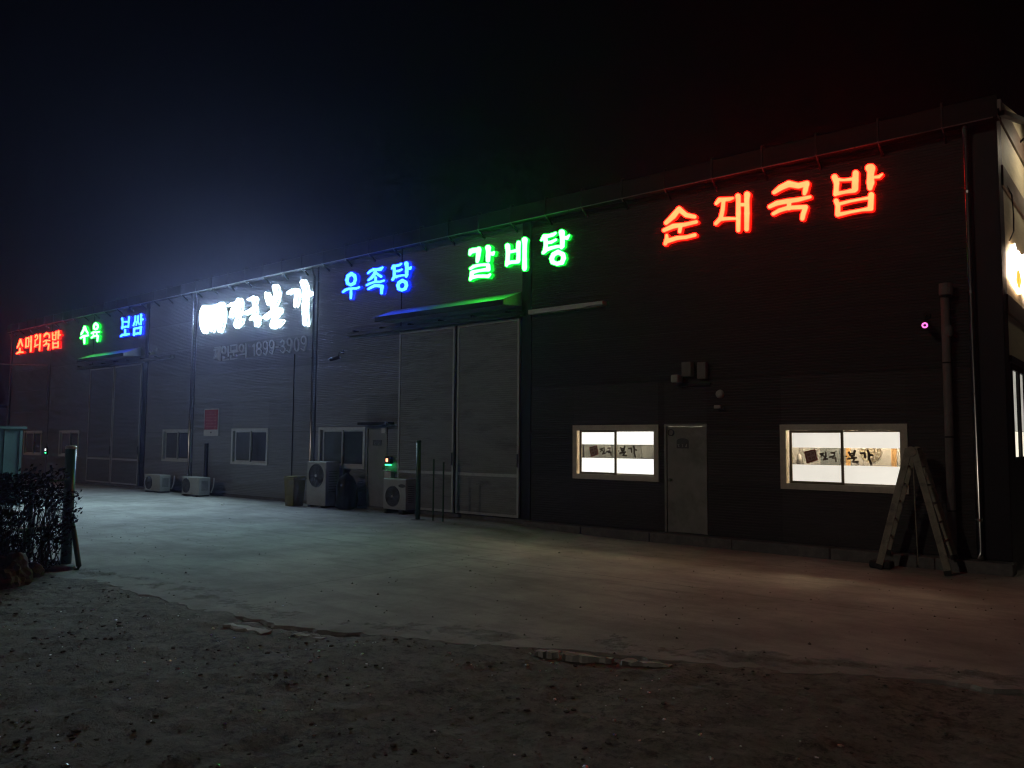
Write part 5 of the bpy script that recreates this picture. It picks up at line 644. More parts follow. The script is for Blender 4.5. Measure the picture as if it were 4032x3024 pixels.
 'phone': (-24.78, 4.32, [[[365,513,354,508,346,501,344,483,341,486,325,496,308,502,296,503,284,502,275,500,267,496,262,491,260,485,262,444,262,441,259,438,25,428,9,424,0,418,-4,412,-2,402,8,392,22,386,33,384,45,383,110,386,113,385,115,382,89,286,80,264,-1,143,-3,137,-1,130,4,124,15,117,27,113,39,111,51,111,63,113,71,117,78,122,144,222,150,222,205,134,211,127,226,119,244,116,262,116,279,122,283,116,287,78,294,71,306,64,324,60,341,60,356,65,369,74,375,23,380,16,391,10,402,6,414,4,431,5,443,8,452,15,454,21,426,489,421,499,406,509,388,513,377,514],[161,502,85,500,68,496,58,490,55,484,57,474,64,467,70,463,82,458,100,456,199,458,217,460,227,466,232,475,229,484,223,491,208,498,197,501,185,502],[240,392,262,393,265,391,270,315,267,313,262,312,220,313,208,313,193,307,180,297,180,305,203,389,209,391],[204,272,205,273,229,269,264,268,270,267,273,264,280,167,277,152,206,266]],[[613,507,579,502,556,501,546,499,497,471,466,426,465,407,459,377,466,357,472,326,493,299,503,283,510,276,533,262,554,247,564,241,595,234,619,227,636,225,647,225,704,233,754,261,784,305,787,336,792,354,781,386,778,405,742,454,714,471,696,485,688,489,677,492,654,497,630,505],[865,486,854,483,848,480,842,475,841,468,860,148,866,138,875,132,887,128,904,125,915,126,926,129,935,134,940,143,920,463,915,472,906,479,899,482,882,487],[620,459,633,457,651,449,664,440,679,427,691,411,699,394,707,366,708,350,704,329,698,314,688,299,676,287,661,278,649,273,633,272,621,273,604,280,588,290,574,303,561,320,554,333,545,364,544,380,547,402,554,420,562,432,574,444,587,452,604,458],[611,170,599,169,588,165,580,159,577,153,583,47,582,31,588,22,603,12,615,9,632,7,661,10,927,21,938,23,948,28,955,37,954,43,951,50,943,56,936,60,919,64,908,65,669,55,663,58,656,151,650,158,640,164,628,168]],[[1407,516,1380,514,1074,508,1045,509,1034,507,1023,503,1017,498,1014,489,1017,473,1026,327,1025,312,1030,302,1041,295,1053,290,1070,288,1098,289,1404,290,1437,288,1443,288,1458,295,1464,301,1466,307,1464,325,1455,494,1448,504,1436,511,1424,514],[1360,470,1371,470,1377,469,1378,466,1385,340,1383,334,1374,333,1118,333,1106,334,1104,341,1097,458,1099,464,1110,465],[1498,287,1454,286,1426,287,1420,285,992,279,975,276,964,270,961,264,961,254,967,248,977,241,988,237,1000,235,1207,238,1212,235,1212,232,1217,152,1219,145,1225,139,1236,133,1247,129,1264,128,1275,129,1284,132,1292,138,1295,144,1290,236,1292,239,1302,240,1511,243,1522,245,1533,249,1538,254,1541,262,1539,268,1534,275,1522,282,1509,286],[1059,183,1042,183,1031,179,1024,173,1020,164,1027,50,1026,34,1029,28,1035,22,1050,14,1064,11,1075,11,1103,13,1464,21,1480,24,1491,31,1494,37,1495,43,1488,52,1484,56,1472,61,1456,64,1110,57,1105,60,1099,162,1095,169,1087,175,1076,180]],[[1932,507,1924,505,1916,500,1912,490,1930,170,1924,169,1908,176,1891,179,1555,168,1544,166,1533,162,1526,156,1524,150,1527,140,1535,134,1552,127,1568,125,1904,136,1915,138,1926,142,1931,141,1938,30,1942,24,1950,17,1960,13,1976,10,1992,11,2003,14,2010,19,2013,28,1987,485,1983,494,1970,503,1954,508,1943,508],[1684,498,1662,495,1635,493,1624,490,1576,462,1558,434,1547,419,1546,401,1539,368,1546,349,1552,318,1587,270,1638,236,1650,232,1677,226,1699,219,1710,217,1727,218,1781,226,1830,254,1859,298,1862,328,1867,345,1856,379,1853,398,1818,446,1766,480,1705,497,1694,499],[1687,452,1703,452,1719,447,1734,440,1752,426,1761,416,1773,397,1781,382,1786,360,1787,342,1783,321,1776,303,1766,289,1754,277,1740,269,1724,264,1708,263,1693,266,1680,272,1663,283,1651,294,1636,313,1631,322,1626,335,1621,356,1620,375,1623,393,1630,411,1639,424,1649,435,1663,445,1675,450]],[[2427,450,2417,449,2406,445,2389,434,2316,395,2309,389,2306,381,2310,371,2318,365,2327,360,2343,357,2354,357,2364,359,2395,374,2400,371,2416,69,2419,62,2428,55,2438,50,2454,48,2470,49,2480,52,2487,58,2490,64,2471,410,2472,425,2468,435,2459,442,2443,448]],[[2686,498,2660,494,2635,493,2620,488,2607,480,2582,467,2568,447,2554,430,2553,412,2547,386,2553,371,2559,344,2577,321,2590,303,2617,286,2618,283,2611,278,2582,265,2563,239,2552,228,2549,222,2548,208,2541,178,2548,161,2554,133,2591,89,2647,56,2684,48,2705,43,2715,41,2726,41,2746,45,2782,48,2835,73,2866,113,2870,141,2875,156,2865,186,2862,201,2859,207,2847,220,2825,248,2795,265,2787,271,2788,274,2813,287,2824,304,2840,324,2843,350,2847,364,2839,392,2835,410,2820,428,2804,450,2777,467,2760,480,2749,484,2723,490,2702,496],[2687,453,2700,452,2715,448,2728,441,2741,431,2750,422,2759,409,2766,394,2770,379,2771,361,2768,346,2762,332,2753,321,2743,312,2730,305,2717,301,2702,300,2691,302,2675,307,2662,316,2650,325,2640,338,2632,350,2625,375,2624,389,2626,404,2632,418,2640,430,2648,438,2663,447,2673,451],[2692,251,2710,251,2730,246,2746,239,2761,229,2772,219,2785,204,2793,188,2798,170,2799,155,2795,138,2789,123,2778,109,2765,99,2749,91,2734,87,2713,86,2697,88,2682,93,2664,102,2651,112,2642,121,2630,137,2624,149,2619,167,2618,182,2621,200,2628,214,2638,227,2649,236,2663,244,2678,249]],[[3038,500,2977,492,2968,487,2950,474,2935,466,2929,461,2921,447,2903,419,2902,404,2896,369,2906,336,2908,321,2941,272,2991,236,3042,221,3058,218,3068,219,3091,223,3113,225,3128,229,3129,223,3127,215,3059,87,3054,88,2970,131,2955,137,2939,139,2924,136,2914,129,2911,121,2914,111,2926,103,3038,45,3057,34,3067,30,3083,27,3093,28,3103,31,3110,34,3115,40,3120,54,3193,193,3202,207,3201,315,3203,350,3194,374,3189,401,3177,416,3157,447,3131,465,3116,478,3107,483,3074,491,3054,498],[3027,454,3040,455,3056,453,3071,447,3088,434,3101,422,3113,403,3121,385,3125,370,3126,344,3124,323,3118,306,3110,292,3100,281,3085,270,3071,265,3055,263,3040,266,3028,271,3014,281,3000,294,2983,322,2977,334,2972,355,2972,378,2974,396,2981,413,2991,429,2999,438,3015,449]],[[3378,506,3318,498,3309,493,3291,480,3276,472,3270,467,3263,453,3244,425,3244,410,3238,376,3247,343,3249,328,3282,279,3331,244,3381,229,3397,227,3407,227,3429,231,3451,233,3466,237,3467,231,3465,223,3398,97,3393,97,3311,140,3295,146,3280,147,3265,145,3255,138,3252,130,3256,121,3267,112,3377,54,3396,43,3406,40,3421,37,3431,38,3441,40,3447,44,3452,50,3458,64,3530,201,3539,215,3537,322,3539,357,3531,381,3526,407,3514,422,3495,453,3469,471,3454,484,3445,489,3413,497,3393,504],[3367,460,3380,461,3395,459,3410,453,3427,441,3439,428,3451,410,3459,392,3463,377,3464,351,3462,330,3456,313,3448,299,3438,289,3424,278,3409,272,3394,271,3379,274,3367,279,3353,289,3340,301,3323,329,3318,341,3313,362,3312,385,3315,402,3321,419,3331,435,3339,444,3355,455]],[[3719,283,3596,277,3586,276,3576,272,3569,264,3569,255,3573,249,3578,245,3588,240,3598,237,3608,237,3755,243,3765,246,3773,253,3775,261,3771,270,3763,276,3748,282,3739,283]],[[3938,471,3923,469,3912,464,3900,453,3817,393,3813,388,3812,379,3818,370,3831,362,3841,360,3851,359,3865,361,3875,366,3941,414,3945,416,3950,414,4007,373,4010,370,4011,365,3985,306,3975,302,3898,279,3890,270,3889,261,3896,252,3910,244,4008,222,4018,218,4023,212,4059,155,4060,149,3995,91,3990,88,3985,89,3879,144,3865,150,3851,151,3841,150,3834,148,3825,140,3824,131,3829,122,3838,116,3958,53,3978,42,3987,38,4002,35,4017,37,4030,43,4043,56,4118,123,4131,133,4135,139,4135,144,4133,150,4121,165,4073,243,4060,251,4015,261,4012,264,4037,271,4044,275,4048,279,4077,351,4085,365,4086,370,4083,376,4078,383,4058,395,3983,450,3967,463,3952,469]],[[4286,496,4258,492,4238,491,4229,489,4220,484,4206,474,4187,464,4182,459,4175,445,4160,423,4156,392,4152,378,4161,343,4163,329,4193,284,4240,249,4288,235,4303,233,4312,233,4332,237,4355,239,4369,242,4368,228,4305,85,4300,84,4295,86,4222,125,4207,131,4193,132,4179,130,4169,123,4166,115,4170,106,4180,98,4286,41,4303,31,4312,27,4327,25,4336,25,4346,28,4351,31,4357,36,4361,50,4431,210,4439,223,4437,323,4440,354,4437,365,4431,380,4427,403,4415,418,4398,446,4372,464,4358,475,4351,479,4300,494],[4290,453,4302,451,4317,445,4331,436,4341,426,4354,408,4360,396,4364,385,4367,367,4368,350,4366,331,4360,314,4351,301,4338,288,4325,280,4310,276,4301,276,4286,279,4276,283,4262,293,4249,305,4236,323,4232,332,4228,344,4223,364,4223,378,4226,398,4232,415,4241,428,4251,439,4264,447,4279,452]],[[4655,473,4641,471,4623,466,4600,461,4590,457,4548,411,4543,394,4524,345,4524,331,4521,283,4518,269,4523,252,4531,189,4539,174,4562,119,4593,87,4603,74,4609,68,4617,64,4636,58,4665,45,4679,43,4693,44,4716,51,4739,56,4747,59,4753,64,4762,76,4789,104,4807,156,4813,169,4817,231,4819,247,4816,262,4808,310,4807,324,4798,341,4775,396,4761,411,4736,442,4728,448,4693,462,4674,470,4665,473],[4655,428,4662,429,4667,428,4676,424,4686,417,4707,393,4719,375,4736,335,4742,315,4751,261,4752,241,4748,191,4744,171,4730,133,4720,117,4701,96,4691,90,4677,87,4663,92,4652,99,4631,123,4620,141,4602,181,4596,201,4588,253,4587,275,4591,326,4595,345,4608,381,4619,400,4636,418,4644,424]],[[5004,502,4976,498,4953,496,4944,494,4919,478,4904,470,4898,465,4891,452,4872,425,4872,411,4865,378,4875,347,4876,332,4908,285,4957,251,5011,236,5024,234,5052,238,5074,240,5084,243,5092,248,5096,244,5093,230,5022,86,5017,87,4928,132,4918,135,4904,137,4891,134,4881,128,4878,120,4881,111,4892,103,5005,45,5019,37,5028,33,5042,30,5051,31,5060,33,5068,37,5072,42,5077,56,5152,209,5161,222,5160,325,5162,358,5160,367,5154,381,5149,407,5138,421,5119,451,5091,470,5078,481,5070,485,5039,493,5018,500],[5005,460,5019,458,5033,453,5047,445,5062,433,5071,422,5084,400,5089,389,5092,369,5093,353,5090,330,5084,317,5074,301,5063,291,5045,281,5032,277,5018,277,5004,279,4990,285,4971,297,4962,307,4949,324,4943,336,4939,345,4934,367,4934,384,4937,403,4943,420,4952,433,4962,443,4978,454,4991,458]]], None),
 'decal': (-5.06, 1.38, [[[187,256,15,210,7,208,3,206,0,203,-2,198,-2,192,1,184,40,23,41,15,43,10,48,6,51,5,56,6,65,9,220,56,229,58,233,60,236,64,237,67,237,72,235,81,201,238,199,247,198,250,194,254,190,255],[169,226,176,228,177,227,178,226,210,79,208,77,66,34,64,34,62,34,25,186,26,188,29,188]],[[167,202,165,201,164,200,164,200,164,198,166,156,166,154,167,153,168,153,170,152,171,153,173,154,174,155,174,157,172,198,172,200,171,200,170,202,169,202],[152,197,126,192,124,192,123,190,122,189,122,186,124,185,126,184,127,184,143,187,145,187,145,187,129,162,129,161,129,159,130,158,131,157,132,156,134,157,135,157,136,158,156,189,158,191,158,193,158,194,158,196,157,197,156,197,155,198,153,198],[92,182,91,181,90,181,90,180,90,178,89,143,89,141,90,140,91,139,93,139,94,139,96,140,97,141,97,143,98,179,98,180,97,181,96,182,95,183],[79,178,77,177,76,176,76,175,75,156,75,155,75,155,61,151,61,151,60,152,60,165,60,166,59,168,58,168,56,168,55,168,54,168,53,166,52,164,52,148,52,145,52,143,54,142,55,141,57,141,60,142,75,146,75,146,75,145,75,140,75,139,76,138,77,137,80,137,81,138,83,139,83,140,83,141,84,174,84,175,82,177,81,178],[178,132,177,131,176,129,177,101,177,100,176,98,176,97,177,85,176,84,175,84,156,80,155,80,155,81,154,92,154,93,153,95,151,95,150,95,148,95,147,93,146,91,147,77,147,74,148,73,148,72,150,71,152,70,155,71,179,76,182,77,184,78,185,79,185,81,185,84,184,97,184,98,185,100,186,101,184,130,184,130,183,132,182,133,180,133],[164,130,162,130,161,129,160,128,160,126,161,110,161,109,161,108,152,106,151,106,151,107,149,122,149,124,148,125,147,125,147,126,145,126,144,126,143,125,142,124,141,121,143,103,143,100,144,98,145,97,147,96,148,96,151,97,164,101,167,101,168,102,170,103,170,105,170,106,170,109,168,127,167,128,166,129,165,130],[106,113,103,113,82,108,80,107,79,105,79,103,79,102,80,101,82,100,84,100,100,104,101,103,100,98,100,95,99,95,75,91,73,90,73,89,72,88,72,86,73,84,74,83,75,83,76,83,116,89,117,90,118,90,119,92,119,94,119,96,117,97,115,98,109,97,108,97,110,106,110,108,111,110,110,111,109,113,107,113],[106,84,86,80,84,79,83,78,83,76,83,74,84,73,85,72,86,72,87,72,102,75,102,75,102,74,101,66,102,63,102,62,104,61,105,61,107,62,108,63,109,64,112,81,111,82,111,83,110,84,108,85]],[[367,217,364,214,360,211,358,207,357,201,366,138,366,134,364,131,362,138,359,141,335,162,337,165,349,173,351,177,353,181,353,186,351,192,349,196,343,200,339,201,334,200,278,186,274,185,270,182,267,177,266,174,265,168,267,162,270,158,273,155,281,153,292,156,295,155,277,125,277,121,277,117,279,114,282,111,286,109,289,108,293,109,297,111,300,114,318,138,320,138,340,120,343,118,349,116,351,115,343,107,338,98,325,81,323,75,323,67,326,62,331,57,336,56,342,56,351,59,405,70,409,72,412,75,415,79,417,84,417,90,415,96,411,101,406,104,398,105,374,98,371,98,384,114,391,121,393,125,394,131,393,140,389,204,388,207,385,213,380,216,375,218]],[[518,213,470,208,464,206,460,202,456,195,456,188,458,182,464,177,467,175,472,175,504,178,507,177,507,174,507,154,506,152,503,151,495,149,433,132,428,129,426,125,424,120,424,115,425,110,428,106,432,103,437,102,442,103,477,112,479,111,476,102,477,95,480,90,485,87,490,87,498,88,527,90,528,86,533,51,534,46,537,41,542,38,547,37,552,37,557,39,561,43,564,48,565,53,558,110,556,117,550,122,547,124,542,125,509,118,506,118,507,120,524,125,527,126,532,130,535,137,535,142,533,151,538,185,540,195,540,202,537,207,533,212,526,214]],[[693,150,689,147,686,142,685,136,687,130,691,126,698,122,704,122,710,125,714,128,716,134,716,140,714,144,711,148,703,151,697,152]],[[843,256,834,252,830,250,826,244,824,239,819,203,817,201,774,200,772,201,765,218,760,222,755,225,750,225,744,224,739,221,736,217,733,210,733,201,758,140,762,135,767,132,773,131,781,132,783,131,783,124,783,122,779,120,724,110,719,109,715,106,711,101,709,95,710,88,712,82,716,78,720,76,725,75,816,91,817,90,816,88,791,51,790,47,790,41,792,36,795,32,799,30,804,29,815,30,889,28,894,29,899,32,903,35,906,40,907,46,907,51,905,57,903,60,898,64,895,65,889,66,837,62,836,62,835,64,853,92,856,98,859,99,873,103,876,105,879,109,882,115,882,120,881,126,879,130,873,134,866,136,817,127,815,127,813,128,813,132,814,134,817,135,826,134,831,135,837,138,842,143,844,149,863,230,864,239,862,245,860,248,856,252,852,254],[784,174,811,174,813,174,813,172,813,169,811,167,788,166,785,168,783,172]],[[1052,256,1046,254,1042,249,1039,243,1038,236,1039,230,1055,187,1057,176,1055,90,1086,10,1089,5,1095,2,1101,1,1107,2,1113,5,1117,10,1120,17,1120,23,1094,98,1093,108,1094,149,1096,151,1098,150,1128,145,1135,145,1141,149,1145,154,1147,161,1146,167,1143,173,1139,177,1135,179,1097,183,1095,192,1090,203,1072,249,1068,253,1063,256,1058,257],[999,214,935,207,930,205,926,200,924,194,924,187,925,183,928,178,932,175,936,174,984,176,988,175,995,115,999,109,1003,105,1007,104,1013,104,1019,106,1023,109,1026,113,1028,120,1023,199,1020,207,1014,212,1007,215]]], None),
}
# ------------------------------------------------------------------ lettering
def glyph_mesh(loops, ox, oz, yf, yb):
    ls = [[Vector((ox + l[i] / 1000.0, oz + l[i + 1] / 1000.0)) for i in range(0, len(l), 2)] for l in loops]
    vs_, es = [], []
    for l in ls:
        o = len(vs_); vs_ += l; es += [(o + i, o + (i + 1) % len(l)) for i in range(len(l))]
    cv, _, cf, _, _, _ = delaunay_2d_cdt(vs_, es, [], 0, 1e-6)
    def inside(p):
        c = False
        for l in ls:
            for i in range(len(l)):
                a, b = l[i - 1], l[i]
                if (a.y > p.y) != (b.y > p.y) and p.x < (b.x - a.x) * (p.y - a.y) / (b.y - a.y) + a.x: c = not c
        return c
    tris = [tuple(f) for f in cf if inside((cv[f[0]] + cv[f[1]] + cv[f[2]]) / 3)]
    return ls, list(cv), tris
def letter_objs(loops, ox, oz, yf, yb, m_face, m_side, parent, name='letter'):
    ls, flat, tris = glyph_mesh(loops, ox, oz, yf, yb)
    xs_ = [v.x for v in flat]; zs_ = [v.y for v in flat]; cx, cz = (min(xs_) + max(xs_)) / 2, min(zs_)
    sh = MB()
    for l in ls:
        n = len(l)
        sh.add([(v.x, yf + 0.002, v.y) for v in l] + [(v.x, yb, v.y) for v in l], [(i, (i + 1) % n, (i + 1) % n + n, i + n) for i in range(n)])
    so = sh.build(name, m_side, parent)
    flat_face(flat, tris, yf, 'lit_face', m_face, so)
    return so
def flat_face(flat, tris, yf, name, m, par):
    me = bpy.data.meshes.new(name); me.from_pydata([(v.x, yf, v.y) for v in flat], [], tris)
    bm = bmesh.new(); bm.from_mesh(me)
    for f in bm.faces:
        f.normal_update()
        if f.normal.y > 0: f.normal_flip()
    bm.to_mesh(me); bm.free()
    me.materials.append(MT[m]); o = bpy.data.objects.new(name, me); COL.objects.link(o); o.parent = par
    return o
def lit_sign(key, colour, label, name='lit_sign'):
    ox, oz, gl, core = GLYPHS[key]
    s = empty(name); tag(s, label, 'sign', 'lit letter signs along the eave')
    for k, loops in enumerate(gl):
        so = letter_objs(loops, ox, oz, -0.095, -0.018, ('rim_' if core else 'face_') + colour, 'side_' + colour, s)
        if core and core[k]:
            ls, flat, tris = glyph_mesh(core[k], ox, oz, 0, 0)
            flat_face(flat, tris, -0.098, 'bright_core', 'face_' + colour, so)
    return s
lit_sign('red_right', 'red', 'large glowing red Korean letters 순대국밥 above the two lit windows')
lit_sign('green_mid', 'green', 'glowing green Korean letters 갈비탕 above the right part of the big door')
lit_sign('blue_mid', 'blue', 'glowing blue Korean letters 우족탕 just right of the white sign')
lit_sign('white', 'white', 'dazzling white brush-lettered sign with a three-legged mark at its left end')
lit_sign('blue_left', 'blue', 'glowing blue Korean letters 보쌈 left of the white sign')
lit_sign('green_left', 'green', 'small glowing green Korean letters 수육 between red and blue words')
lit_sign('red_left', 'red', 'small glowing red Korean letters 소머리국밥 at the far end of the wall')
ph = empty('phone_lettering'); tag(ph, 'unlit grey raised lettering 체인문의 1899-3909 below the white sign', 'lettering')
ox, oz, gl, _ = GLYPHS['phone']
for loops in gl:
    ls, flat, tris = glyph_mesh(loops, ox, oz, -0.035, -0.012)
    mb = MB().add([(v.x, -0.035, v.y) for v in flat], tris)
    for l in ls:
        n = len(l); mb.add([(v.x, -0.035, v.y) for v in l] + [(v.x, -0.004, v.y) for v in l], [(i, (i + 1) % n, (i + 1) % n + n, i + n) for i in range(n)])
    mb.build('letter', 'letter_grey', ph)
# printed brush lettering and red seal stuck on the panes
ox, oz, gl, _ = GLYPHS['decal']
for w, dx, dz in ((LW1, -4.57, 0.033), (LW2, 0.0, 0.0)):
    for k, loops in enumerate(gl):
        ls, flat, tris = glyph_mesh(loops, ox + dx, oz + dz, 0, 0)
        yy = 0.006 if sum(v.x for v in flat) / len(flat) < (-8.98 if dx else -4.40) else 0.062
        mb = MB().add([(v.x, yy, v.y) for v in flat] + [(v.x, yy + .0015, v.y) for v in flat], [tuple(t) for t in tris] + [tuple(i + len(flat) for i in t) for t in tris])
        mb.build('seal_print' if k < 2 else 'brush_lettering', 'seal_red' if k < 2 else 'ink', w)
        if k == 0:
            q = [(ls[0][0].x, 0)]
            xs_ = [v.x for v in flat]; 
            cx = (min(xs_) + max(xs_)) / 2; zz = [v.y for v in flat]; cz = (min(zz) + max(zz)) / 2; h = (max(xs_) - min(xs_)) / 2 * 0.90
            a = 0.24
            cs = [(cx + h * .83 * (math.cos(a) * sx - math.sin(a) * sz), cz + h * .83 * (math.sin(a) * sx + math.cos(a) * sz)) for sx, sz in ((-1, -1), (1, -1), (1, 1), (-1, 1))]
            MB().prism(cs, 0.0095, 0.0115).build('seal_ground', 'seal_pink', w)
# lit sign on the gable end
gs = empty('flame_sign', None, (0, 0, 0)); tag(gs, 'white-glowing sign with spiky flame outline on the right end wall', 'sign')
fl = [(0.42, 4.4), (0.52, 4.82), (0.74, 4.92), (1.01, 5.05), (1.22, 4.97), (1.48, 5.0), (1.76, 4.95), (2.07, 5.07), (2.1, 5.0), (2.5, 4.8), (3.0, 5.1), (3.6, 4.9), (3.9, 4.6), (3.5, 4.3), (2.9, 4.15), (2.4, 4.3), (1.89, 4.42), (1.51, 4.28), (1.02, 4.31), (0.71, 4.37)]
def yz_prism(poly, xa, xb):
    n = len(poly)
    return MB().add([(xa, y, z) for y, z in poly] + [(xb, y, z) for y, z in poly], [tuple(range(n)), tuple(range(2 * n - 1, n - 1, -1))] + [(i, i + n, (i + 1) % n + n, (i + 1) % n) for i in range(n)])
MT['flame_white'] = emis('white sign face', (1.0, 0.97, 0.95), 3.5, 0.2, 3.0); MT['flame_orange'] = emis('orange sign edge', (1.0, 0.60, 0.30), 4.0, 0.4, 3.0)
yz_prism([(y + 0.05, z) for y, z in fl], XE + 0.004, XE + 0.055).build('sign_box', 'flame_orange', gs)
yz_prism(fl, XE + 0.056, XE + 0.062).build('sign_face', 'flame_white', gs)
MT['flame_core'] = emis('orange sign core', (1.0, 0.42, 0.05), 1.3, 0.3, 5.0)
yz_prism([(0.95, 4.42), (1.25, 4.30), (1.6, 4.5), (1.35, 4.66), (1.1, 4.6)], XE + 0.063, XE + 0.066).build('sign_flame', 'flame_core', gs)
ec = MB().tube([(XE + 0.02, 0.62, 5.93), (XE + .05, 0.95, 5.85), (XE + .05, 1.08, 5.55), (XE + .05, 1.02, 5.25), (XE + .04, 0.62, 5.02)], 0.012, 6).build('sign_cable', 'cable'); tag(ec, 'thin black cable hanging down to the flame sign on the end wall', 'cable')

# ------------------------------------------------------------------ air-conditioner outdoor units
def ac_unit(x, y, z, w, h, d, fans, hub, label, badge=False, feet=0.06):
    t = empty('outdoor_unit', None, (x, y, z)); tag(t, label, 'air conditioner', 'air-conditioner outdoor units')
    MB().box(0, w, 0, d, feet, h, ch=0.018).build('casing', 'ac_white', t)
    bx('foot', 'ac_dark', t, 0.08, 0.16, -0.01, d + 0.01, 0, feet + .001); bx('foot', 'ac_dark', t, w - 0.16, w - 0.08, -0.01, d + 0.01, 0, feet + .001)
    for (fx, fz, fr) in fans:
        f = MB().lathe([(0.0, -0.004), (fr * 0.97, -0.004), (fr, -0.012), (fr * 1.03, -0.012), (fr * 1.05, 0.0)], (fx, 0, fz), 'Y', 28).build('fan_well', 'ac_dark', t)
        g = MB()
        for q in (0.28, 0.46, 0.64, 0.82, 1.0):
            r = fr * q
            g.lathe([(r - 0.004, -0.020), (r + 0.004, -0.020), (r + 0.004, -0.014), (r - 0.004, -0.014), (r - 0.004, -0.020)], (fx, 0, fz), 'Y', 28)
        for k in range(8):
            a = math.pi * k / 4
            g.tube([(fx + fr * .12 * math.cos(a), -0.016, fz + fr * .12 * math.sin(a)), (fx + fr * math.cos(a), -0.016, fz + fr * math.sin(a))], 0.004, 4)
        g.build('grille', 'lamp_dark', f)
        if hub: MB().lathe([(0.0, -0.034), (fr * .10, -0.032), (fr * .15, -0.014)], (fx, 0, fz), 'Y', 16).build('hub', 'ac_hub', f)
    lv = MB()
    for k in range(9): lv.box(w - 0.006, w + 0.004, d * .22, d * .8, h * .35 + k * h * .055, h * .35 + k * h * .055 + 0.012)
    lv.build('side_louvre', 'ac_dark', t)
    MB().tube([(w * .92, d - .02, h * .3), (w * .96, d + .06, h * .22), (w * .97, d + .12, h * .5), (w * .97, d + .14, h * .95)], 0.022, 8).build('refrigerant_pipe', 'white_print', t)
    MB().tube([(w * .75, d * .5, feet), (w * .78, -0.03, 0.03), (w * .9, -0.14, 0.012)], 0.011, 6).build('drain_hose', 'pvc', t)
    if badge: MB().lathe([(0.0, -0.006), (1.0, -0.006), (1.05, 0.0)], (0, 0, 0), 'Y', 24).build('badge', 'plate', t)
    return t
ac_unit(-27.80, -0.72, -0.115, 1.08, 0.62, 0.38, [(0.30, 0.34, 0.22)], False, 'low off-white outdoor unit beside the dark sliding door, farthest of the units')
ac_unit(-25.10, -0.80, -0.115, 1.06, 0.63, 0.40, [(0.27, 0.35, 0.23)], False, 'low off-white outdoor unit under the red notice')
ac_unit(-18.60, -0.65, -0.115, 0.84, 1.26, 0.47, [(0.42, 0.88, 0.31)], True, 'tall upright outdoor unit with its fan at the top beside the yellow bin')
u = ac_unit(-15.60, -0.50, -0.115, 0.84, 0.89, 0.36, [(0.36, 0.45, 0.25)], True, 'square outdoor unit with a dark oval badge in front of the big sliding door', badge=True, feet=0.12)
for c in u.children:
    if c.name.startswith('badge'): c.location = (0.70, -0.001, 0.72); c.scale = (0.125, 0.6, 0.042)
b = empty('waste_bin', None, (-19.27, -0.92, -0.105)); tag(b, 'faded yellow plastic bin between the downpipe and the tall outdoor unit', 'bin')
MB().add([(0.04, 0.03, 0), (0.40, 0.03, 0), (0.40, 0.36, 0), (0.04, 0.36, 0), (0, 0, 0.76), (0.45, 0, 0.76), (0.45, 0.40, 0.76), (0, 0.40, 0.76)], [(3, 2, 1, 0), (0, 1, 5, 4), (1, 2, 6, 5), (2, 3, 7, 6), (3, 0, 4, 7), (4, 5, 6, 7)]).build('body', 'bin_yellow', b)
bx('rim', 'bin_yellow', b, -0.015, 0.465, -0.015, 0.415, 0.745, 0.785, ch=0.008); bx('lid', 'bin_yellow', b, 0.0, 0.45, 0.0, 0.40, 0.79, 0.83, ch=0.012)
k = empty('rubbish_sack', None, (-17.15, -0.42, -0.105)); tag(k, 'glossy black stuffed sack standing between the tall outdoor unit and the door', 'sack')
prof = [(0.20, 0.0), (0.30, 0.06), (0.33, 0.25), (0.31, 0.5), (0.27, 0.72), (0.19, 0.86), (0.07, 0.93), (0.06, 0.98), (0.12, 1.06)]
mb = MB().lathe(prof, (0, 0, 0), 'Z', 22)
mb.v = [(x * (1 + 0.18 * noise.noise((x * 5, y * 5, z * 4))), y * 0.85 * (1 + 0.18 * noise.noise((x * 5 + 9, y * 5, z * 4))), z) for x, y, z in mb.v]
mb.build('sack_body', 'black_plastic', k, smooth=True)
MB().lathe([(0.062, 0.90), (0.075, 0.93), (0.062, 0.96)], (0, 0, 0), 'Z', 14).build('tie', 'rubber', k)
# keypad with lit display on the frame of the grey door
kp = empty('door_controller', None, (-15.86, -0.10, 0)); tag(kp, 'small box with red digits and a green lamp beside the grey steel door', 'controller')
bx('box', 'black_metal', kp, -0.10, 0.10, -0.05, 0.07, 1.13, 1.32, ch=0.01); bx('display', 'led_red', kp, -0.045, 0.03, -0.058, -0.051, 1.18, 1.27)
bx('lamp', 'led_green', kp, -0.08, 0.08, -0.05, 0.03, 1.085, 1.115); bx('tray', 'white_print', kp, -0.14, 0.16, -0.06, 0.07, 0.94, 0.965); bx('tray_box', 'white_print', kp, -0.12, 0.14, -0.04, 0.07, 0.70, 0.93, ch=0.01)
kp2 = empty('door_controller', None, (-38.33, -0.02, 0)); tag(kp2, 'tiny box with a white and a green lamp on the far dark wall', 'controller')
bx('box', 'black_metal', kp2, -0.10, 0.10, -0.05, 0.018, 1.02, 1.34); bx('display', 'led_white', kp2, -0.06, 0.06, -0.058, -0.051, 1.18, 1.28); bx('lamp', 'led_green', kp2, -0.05, 0.09, -0.056, -0.051, 1.07, 1.12)
